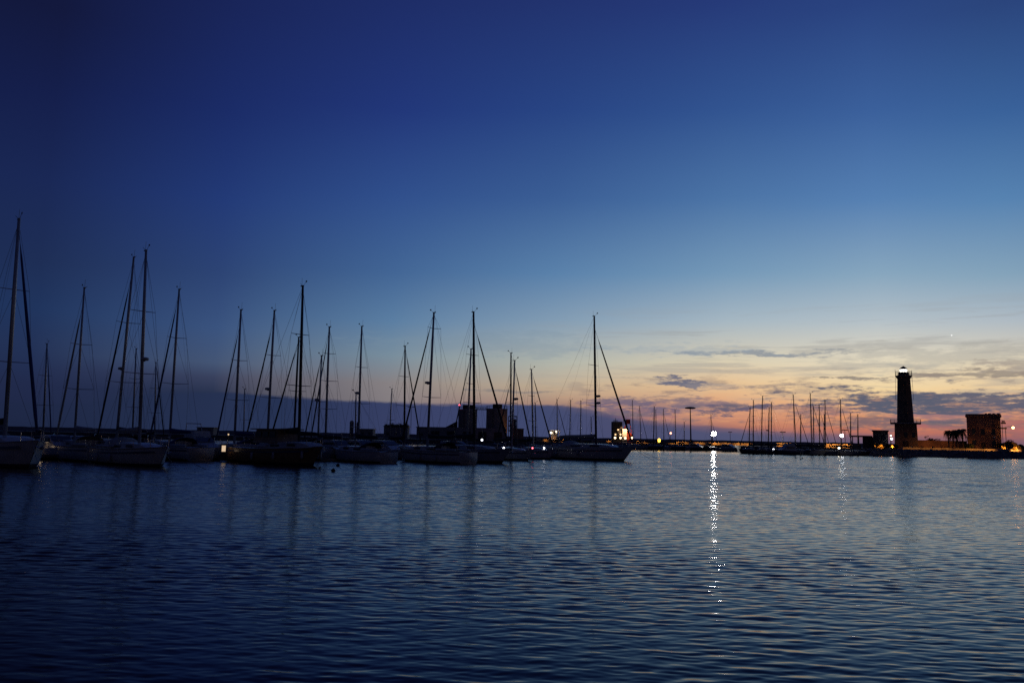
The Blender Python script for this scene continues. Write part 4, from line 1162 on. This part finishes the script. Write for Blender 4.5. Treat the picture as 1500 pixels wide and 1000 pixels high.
# ------------------------------------------------------------------ lamps
def post_lamp(name, label, cat, u, v, Y, r, m, group=None, arm=0.0, base=QZ, pr=0.08):
    p = at(u, v, Y); root = thing(name, (p.x + arm, Y, base), label, cat, group)
    h = p.z - base
    if arm:
        MB().tube([(0, 0, 0), (0, 0, h + 0.1), (-arm * 0.4, 0, h + 0.28), (-arm, 0, h + 0.2)], pr, 6).build('post', iron, root)
    else:
        MB().tube([(0, 0.06 + r, 0), (0, 0.06 + r, h + r)], pr, 6).build('post', iron, root)
    MB().ball((-arm, 0, h), r, 10).build('globe', m, root, True)
    MB().lathe([(r * 1.1, 0), (r * 0.7, r * 0.45), (0.05, r * 0.6)], (-arm, 0, h + r * 0.8), 10).build('hood', iron, root)
    return root


# the brilliant floodlight and its streak on the water
p = at(1044.5, 635.5, 281); root = thing('floodlight_mast', (p.x, 281, QZ), 'brilliant white floodlight mast throwing the long streak on the water', 'floodlight')
h = p.z - QZ
MB().tube([(0, 0.9, 0), (0, 0.9, h + 0.9)], 0.14, 8).build('mast', iron, root)
hs = MB(); n = 18; vs = []; fs = []      # deep round housing, open towards the harbour
for (rr, y) in ((0.75, 0.45), (0.84, 0.4), (0.84, -1.0), (0.78, -1.0), (0.78, 0.3)):
    for k in range(n): vs.append((rr * math.cos(6.28319 * k / n), y, h + rr * math.sin(6.28319 * k / n)))
for i in range(4):
    for k in range(n): fs.append((i * n + k, (i + 1) * n + k, (i + 1) * n + (k + 1) % n, i * n + (k + 1) % n))
fs.append(tuple(range(n))); hs.add(vs, fs).build('housing', iron, root)
vs = [(0, -0.1, h)]; fs = []
for k in range(n): vs.append((0.64 * math.cos(6.28319 * k / n), 0.1, h + 0.64 * math.sin(6.28319 * k / n))); fs.append((0, 1 + k, 1 + (k + 1) % n))
MB().add(vs, fs).build('lamp', L_flood, root)
# unlit high mast with round head
p = at(1010.5, 597.5, 296); root = thing('high_light_mast', (p.x + 0.15, 296, QZ), 'tall unlit light mast with a flat round head', 'light mast')
h = p.z - QZ
MB().tube([(0.15, 0, 0), (0, 0, h)], [0.3, 0.16], 8).build('mast', iron, root)
MB().lathe([(0.3, -0.35), (1.9, -0.2), (2.0, 0.15), (1.2, 0.4), (0.2, 0.5)], (0, 0, h), 16).build('lamp_ring', iron, root)
MB().box((0.15, -0.2, 0.9), (0.9, 0.7, 1.8)).build('control_box', iron, root)
post_lamp('street_lamp', 'small red lit lamp on the middle quay left of the round headed mast', 'street lamp', 982.5, 634, 285, 0.30, emit('red_lamp_glow', (1.0, 0.3, 0.16), 10), 'lit lamps on the quays')
post_lamp('street_lamp', 'white lamp shining among the masts left of the lighthouse', 'street lamp', 1233, 637.8, 206, 0.42, emit('pier_lamp_glow', (0.95, 0.97, 1.0), 24), 'lit lamps on the quays', base=0.3)
post_lamp('street_lamp', 'bluish white lamp at the foot of the lighthouse', 'street lamp', 1306, 642.3, 228, 0.30, emit('foot_lamp_glow', (0.8, 0.9, 1.0), 8), 'lit lamps on the quays')
post_lamp('street_lamp', 'warm lamp just above the bluish one at the lighthouse foot', 'street lamp', 1305, 637.8, 231, 0.22, emit('foot_lamp_warm_glow', (1.0, 0.7, 0.4), 7), 'lit lamps on the quays')
r_ = post_lamp('street_lamp', 'sodium street lamp on a curved arm at the right edge', 'street lamp', 1484, 626, 229, 0.34, L_sod, 'lit lamps on the quays', arm=-2.2)
light('sodium_light', 'POINT', r_, (2.2, -0.2, at(1484, 627, 229).z - QZ - 0.6), 60, SOD, shadow_soft_size=0.3)
p = at(965.5, 645, 274); root = thing('marker_light', (p.x, 274, 0.3), 'amber marker light below the thickest far mast', 'marker light')
MB().lathe([(0.35, 0), (0.3, p.z - 0.9)], n=8).build('post', concrete, root)
MB().lathe([(0.3, p.z - 0.89), (0.42, p.z - 0.5), (0.42, p.z + 0.1), (0.2, p.z + 0.4)], n=10).build('lens', L_yel, root, True)
p = at(1229, 656, 199); root = thing('marker_light', (p.x, 199, 0.0), 'small white light low over the water under the white lamp', 'marker light')
MB().tube([(0, 0, -0.5), (0, 0, p.z - 0.1)], 0.12, 6).build('post', iron, root); MB().ball((0, 0, p.z), 0.24, 8).build('lens', emit('marker_glow', (1.0, 0.85, 0.6), 14), root, True)


# unlit twin-headed lamps
def twin_lamp(label, u, vt, Y, w=1.2):
    p = at(u, vt, Y); root = thing('street_lamp', (p.x, Y, QZ), label, 'street lamp', 'unlit street lamps'); h = p.z - QZ
    MB().tube([(0, 0, 0), (0, 0, h)], [0.1, 0.07], 6).build('post', iron, root)
    for sg in (-1, 1): MB().box((sg * w * 0.55, 0, h), (w, 0.5, 0.25), 0, 0.8).build('lamp_head', iron, root)


twin_lamp('unlit twin headed street lamp left of the silos', 603, 596, 330, 1.6)
twin_lamp('thin unlit street lamp between the white floodlight and the mast row', 1069.5, 632.5, 310, 0.7)
twin_lamp('unlit street lamp above the flybridge motorboat', 1146.5, 632.5, 235, 0.8)
twin_lamp('unlit street lamp just right of the white lamp among the masts', 1237.5, 629.5, 236, 0.8)


# low sodium fixtures washing walls and hedges orange
def wash(label, u, Y, power, aim=(0, 1, -0.25), z=1.0, size=100):
    p = atz(u, Y, QZ); root = thing('wall_washer', (p.x, Y, QZ), label, 'floodlight', 'low sodium floodlights on the quays')
    MB().tube([(0, 0, 0), (0, 0, z - 0.15)], 0.05, 6).build('post', iron, root)
    MB().box((0, -0.14, z), (0.34, 0.12, 0.26)).build('housing', iron, root)
    l = light('sodium_spot', 'SPOT', root, (0, 0.02, z), power, SOD, spot_size=R(size), spot_blend=0.6, shadow_soft_size=0.08)
    l.rotation_euler = Vector(aim).to_track_quat('-Z', 'Y').to_euler()


for u, Y, pw, lab in ((990, 297.4, 318, 'low sodium floodlight left of the round headed mast'), (1003, 297.4, 273, 'low sodium floodlight under the round headed mast'), (1027, 297.4, 318, 'low sodium floodlight left of the brilliant floodlight'),
                      (1049, 297.4, 682, 'low sodium floodlight right of the brilliant floodlight'), (1066, 297.4, 318, 'low sodium floodlight midway to the mast row'), (1084, 297.4, 364, 'low sodium floodlight at the first jib of the mast row'),
                      (1098, 297.4, 364, 'low sodium floodlight behind the first masts of the row'), (800, 298.6, 75, 'low sodium floodlight left of the columned kiosk'), (812, 298.6, 75, 'low sodium floodlight in front of the columned kiosk'), (826, 298.6, 75, 'low sodium floodlight right of the columned kiosk'), (893, 298.6, 65, 'low sodium floodlight left of the work ship'), (936, 298.6, 105, 'low sodium floodlight right of the work ship'), (947, 298.6, 75, 'low sodium floodlight between work ship and amber light')):
    wash(lab, u, Y, pw)
mb = MB(); a = atz(1138, 236, 0); b_ = atz(1262, 236, 0)
mb.box(((a.x + b_.x) / 2, 236.4, 2.35), (b_.x - a.x, 0.6, 1.2))
tag(mb.build('parapet_wall', concrete), 'low parapet behind the mast row, lit orange in patches', 'wall')
for u, pw, lab in ((1146, 800, 'low sodium floodlight behind the flybridge motorboat'), (1155, 800, 'low sodium floodlight right behind the flybridge motorboat'), (1218, 800, 'low sodium floodlight left of the white lamp'), (1228, 800, 'low sodium floodlight under the white lamp'), (1243, 1000, 'low sodium floodlight at the hut canopy')):
    wash(lab, u, 234.6, pw / 3)


# ------------------------------------------------------------------ plants
def leaves(b, c, r, n, s0, s1, g, squash=0.8):
    for _ in range(n):
        d = Vector((g.gauss(0, 1), g.gauss(0, 1), g.gauss(0, 1))).normalized() * r * g.uniform(0.35, 1.0) ** 0.6
        p = Vector(c) + Vector((d.x, d.y, d.z * squash))
        a = Vector((g.uniform(-1, 1), g.uniform(-1, 1), g.uniform(-1, 1))).normalized() * g.uniform(s0, s1)
        e = a.cross(Vector((g.uniform(-1, 1), g.uniform(-1, 1), g.uniform(-1, 1)))).normalized() * a.length * 0.6
        b.add([p - a, p + e, p + a, p - e], [(0, 1, 2, 3)])


def bush(label, u, Y, w, h, seed, n=900, cat='bush', group='bushes along the right quay', name='bush', mt=None):
    g = random.Random(seed); p = atz(u, Y, QZ); root = thing(name, (p.x, Y, QZ), label, cat, group)
    f = MB(); t = MB()
    for i in range(7):
        x, y, z = g.uniform(-w, w) * 0.42, g.uniform(-w, w) * 0.3, h * g.uniform(0.35, 0.75)
        leaves(f, (x, y, z), h * g.uniform(0.26, 0.42), n // 7, 0.12, 0.26, g)
        t.tube([(x * 0.2, y * 0.2, -0.1), (x * 0.6, y * 0.6, z * 0.5), (x, y, z)], [0.06, 0.04, 0.02], 5)
    f.build('crown', mt or leaf, root); t.build('trunk', bark, root)


bush('round dark bush on the quay right of the lighthouse', 1370, 250, 3.4, 3.9, 1)
bush('dark bush behind the right edge street lamp', 1480, 238, 4.4, 3.6, 2)
bush('low hedge lit orange left of the lighthouse foot', 1291, 222, 5.0, 1.6, 3, 2600, mt=hedge)
bush('low hedge lit orange in front of the lighthouse foot', 1308, 221, 5.6, 1.8, 4, 2600, mt=hedge)
bush('low dark bush between the palms and the block house', 1420, 233, 3.4, 2.0, 5)
bush('small lit hedge below the sodium street lamp', 1476, 226, 5.6, 2.8, 6, 3000, mt=hedge)
bush('low lit bush at the right edge of the quay', 1496, 223.5, 6.5, 1.9, 8, 3000, mt=hedge)
# bare little tree
g = random.Random(9); p = atz(1358, 250, QZ); root = thing('small_tree', (p.x, 250, QZ), 'thin wispy little tree left of the round dark bush', 'tree')
t = MB().tube([(0, 0, -0.1), (0.1, 0, 1.6), (0.0, 0, 3.0)], [0.1, 0.07, 0.03], 6); f = MB()
for i in range(8):
    q = g.uniform(0, 6.28); e = Vector((math.cos(q) * g.uniform(0.5, 1.1), math.sin(q) * 0.6, g.uniform(2.4, 4.2))); t.tube([(0.05, 0, 1.7), e * 0.7 + Vector((0, 0, 0.5)), e], [0.04, 0.03, 0.012], 4)
    leaves(f, e, 0.35, 40, 0.05, 0.11, g)
t.build('trunk', bark, root); f.build('crown', leaf, root)


def palm(label, u, Y, vt, seed, spread=2.0):
    g = random.Random(seed); p = atz(u, Y, QZ); root = thing('palm_tree', (p.x, Y, QZ), label, 'palm tree', 'palms on the right quay')
    h = at(u, vt, Y).z - QZ - 0.9; lean = g.uniform(-.2, .2)
    rs = []; ps = []
    for i in range(15):
        t_ = i / 14; ps.append((lean * t_ * t_, 0, -0.1 + h * t_)); rs.append(0.22 - 0.05 * t_ + (0.025 if i % 2 else 0) + (0.06 if i == 14 else 0))
    MB().tube(ps, rs, 9).build('trunk', bark, root)
    f = MB(); c = Vector((lean, 0, h))
    for k in range(46):
        q = k * 2.4; el = g.uniform(-1.25, 1.25); ln = spread * g.uniform(0.8, 1.2) * (0.8 if el < -0.5 else 1.0)
        d = Vector((math.cos(q), math.sin(q), 0)); prev = c.copy(); n = 8
        for i in range(1, n + 1):
            t_ = i / n
            pnt = c + d * ln * (t_ * math.cos(el * 0.75) * (1 - 0.25 * t_)) + Vector((0, 0, ln * (0.95 * math.sin(el) * t_ - 1.0 * t_ ** 2.2)))
            f.tube([prev, pnt], 0.025, 3, cap=False)
            side = d.cross(Vector((0, 0, 1))); wl = 0.5 * math.sin(math.pi * min(1, 0.12 + t_ * 0.86)) * spread / 2
            for sg in (1, -1):
                for jj in (0.0, 0.33, 0.66):
                    bp = prev.lerp(pnt, jj); tip = bp + side * sg * wl * g.uniform(0.7, 1) + d * wl * 0.4 + Vector((0, 0, -wl * g.uniform(0.3, 0.9)))
                    f.add([bp, bp + d * 0.1 + Vector((0, 0, -0.05)), tip], [(0, 1, 2)])
            prev = pnt
    f.build('crown', leaf, root)


palm('leftmost palm, its fronds lit orange', 1390.5, 229, 627, 1, 1.7)
palm('second palm from the left with dark crown', 1396.5, 232, 628, 2, 2.2)
palm('third palm from the left with dark crown', 1403, 231, 627, 3, 2.2)
palm('rightmost palm nearest the block house', 1411, 232, 626, 4, 2.5)

# low kerb wall and sodium washes on the right quay
mb = MB(); g = random.Random(12)
for i in range(24):
    a = atz(1322 + i * 9, 222.5, 0); b_ = atz(1322 + i * 9 + 8.9, 222.5, 0)
    mb.box(((a.x + b_.x) / 2, 222.5, 2.1), (b_.x - a.x, 0.5, 0.62 + g.uniform(-.06, .06)))
tag(mb.build('kerb_wall', concrete), 'low kerb of stone blocks along the right quay, lit as a thin orange line', 'wall')
for u, Y, pw, aim, sz, lab in ((1283, 220.2, 140, (0.1, 1, -0.3), 70, 'low sodium floodlight before the hut'), (1294, 219.3, 1100, (0.0, 1, -0.3), 70, 'low sodium floodlight before the lighthouse hedge'), (1309, 218.3, 1100, (0.0, 1, -0.3), 70, 'low sodium floodlight at the lighthouse corner'),
                               (1352, 238, 60, (0, 1, 0.1), 110, 'low sodium floodlight before the wall, left end'), (1368, 238, 70, (0, 1, 0.1), 110, 'low sodium floodlight before the wall, below the round bush'), (1384, 238, 90, (0, 1, 0.1), 110, 'low sodium floodlight before the wall, left of the palms'),
                               (1387.5, 227.6, 110, (0.05, 0.6, 1.0), 50, 'low sodium floodlight under the leftmost palm'), (1430, 230, 60, (0, 1, 0.2), 120, 'low sodium floodlight at the block house corner'),
                               (1336, 219.9, 110, (0, 1, -0.66), 96, 'low sodium floodlight at the left end of the kerb'), (1349, 220.3, 80, (0, 1, -0.66), 96, 'low sodium floodlight at the kerb below the wall'), (1366, 219.7, 150, (0, 1, -0.66), 96, 'low sodium floodlight at the kerb below the round bush'), (1379, 220.1, 120, (0, 1, -0.66), 96, 'low sodium floodlight at the kerb before the leftmost palm'), (1395, 219.6, 190, (0, 1, -0.66), 96, 'low sodium floodlight at the kerb before the palms'), (1414, 219.8, 140, (0, 1, -0.66), 96, 'low sodium floodlight at the kerb right of the palms'), (1427, 220.2, 150, (0, 1, -0.66), 96, 'low sodium floodlight at the kerb before the block house'), (1441, 219.5, 280, (0, 1, -0.66), 96, 'low sodium floodlight at the kerb before the middle of the block house'), (1458, 219.7, 480, (0, 1, -0.66), 96, 'low sodium floodlight at the kerb before the block house, right corner'),
                               (1474, 223.4, 1300, (0, 1, -0.1), 70, 'low sodium floodlight before the small lit hedge'), (1493, 220.3, 1500, (0.1, 1, -0.25), 80, 'low sodium floodlight at the right end of the quay')):
    wash(lab, u, Y, pw, aim, 0.8, sz)
wash('low sodium floodlight under the right flank of the right silo', 747, 345, 110, (-0.75, 0.45, 0.75), 1.2, 90)
wash('added low sodium floodlight lifting the silo fronts', 716, 331, 12, (-0.05, 1, 0.45), 1.2, 110)  # weak fill lamp added to lift the silo fronts
# sign pole right of the block house
p = atz(1470, 232, QZ); root = thing('sign_post', (p.x, 232, QZ), 'slim pole with small signs right of the block house', 'sign post')
MB().tube([(0, 0, 0), (0, 0, at(1469, 615, 232).z - QZ)], 0.07, 6).build('pole', iron, root)
for v, w in ((617, 0.9), (619.5, 1.4), (627, 1.8)):
    MB().box((0.35, -0.1, at(1470, v, 232).z - QZ), (w, 0.06, 0.42)).build('sign_board', iron, root)

# ------------------------------------------------------------------ quayside on the viewer's own side, with its street lamp
prism('near_promenade', [(-60, -3), (60, -3), (60, -39), (-60, -39)], -1.0, 0.9, asphalt, kind='structure')
o = MB().tube([(-16, -9, 0.8), (-16, -9, 8.2), (-15.6, -7.6, 8.6)], [0.11, 0.08, 0.05], 8)
o.box((-15.5, -7.3, 8.6), (0.35, 0.8, 0.16)); o = tag(o.build('promenade_lamp', iron), kind='structure')
light('promenade_light', 'POINT', o, (-15.5, -7.2, 8.35), 420, (1.0, 0.62, 0.34), shadow_soft_size=0.2)
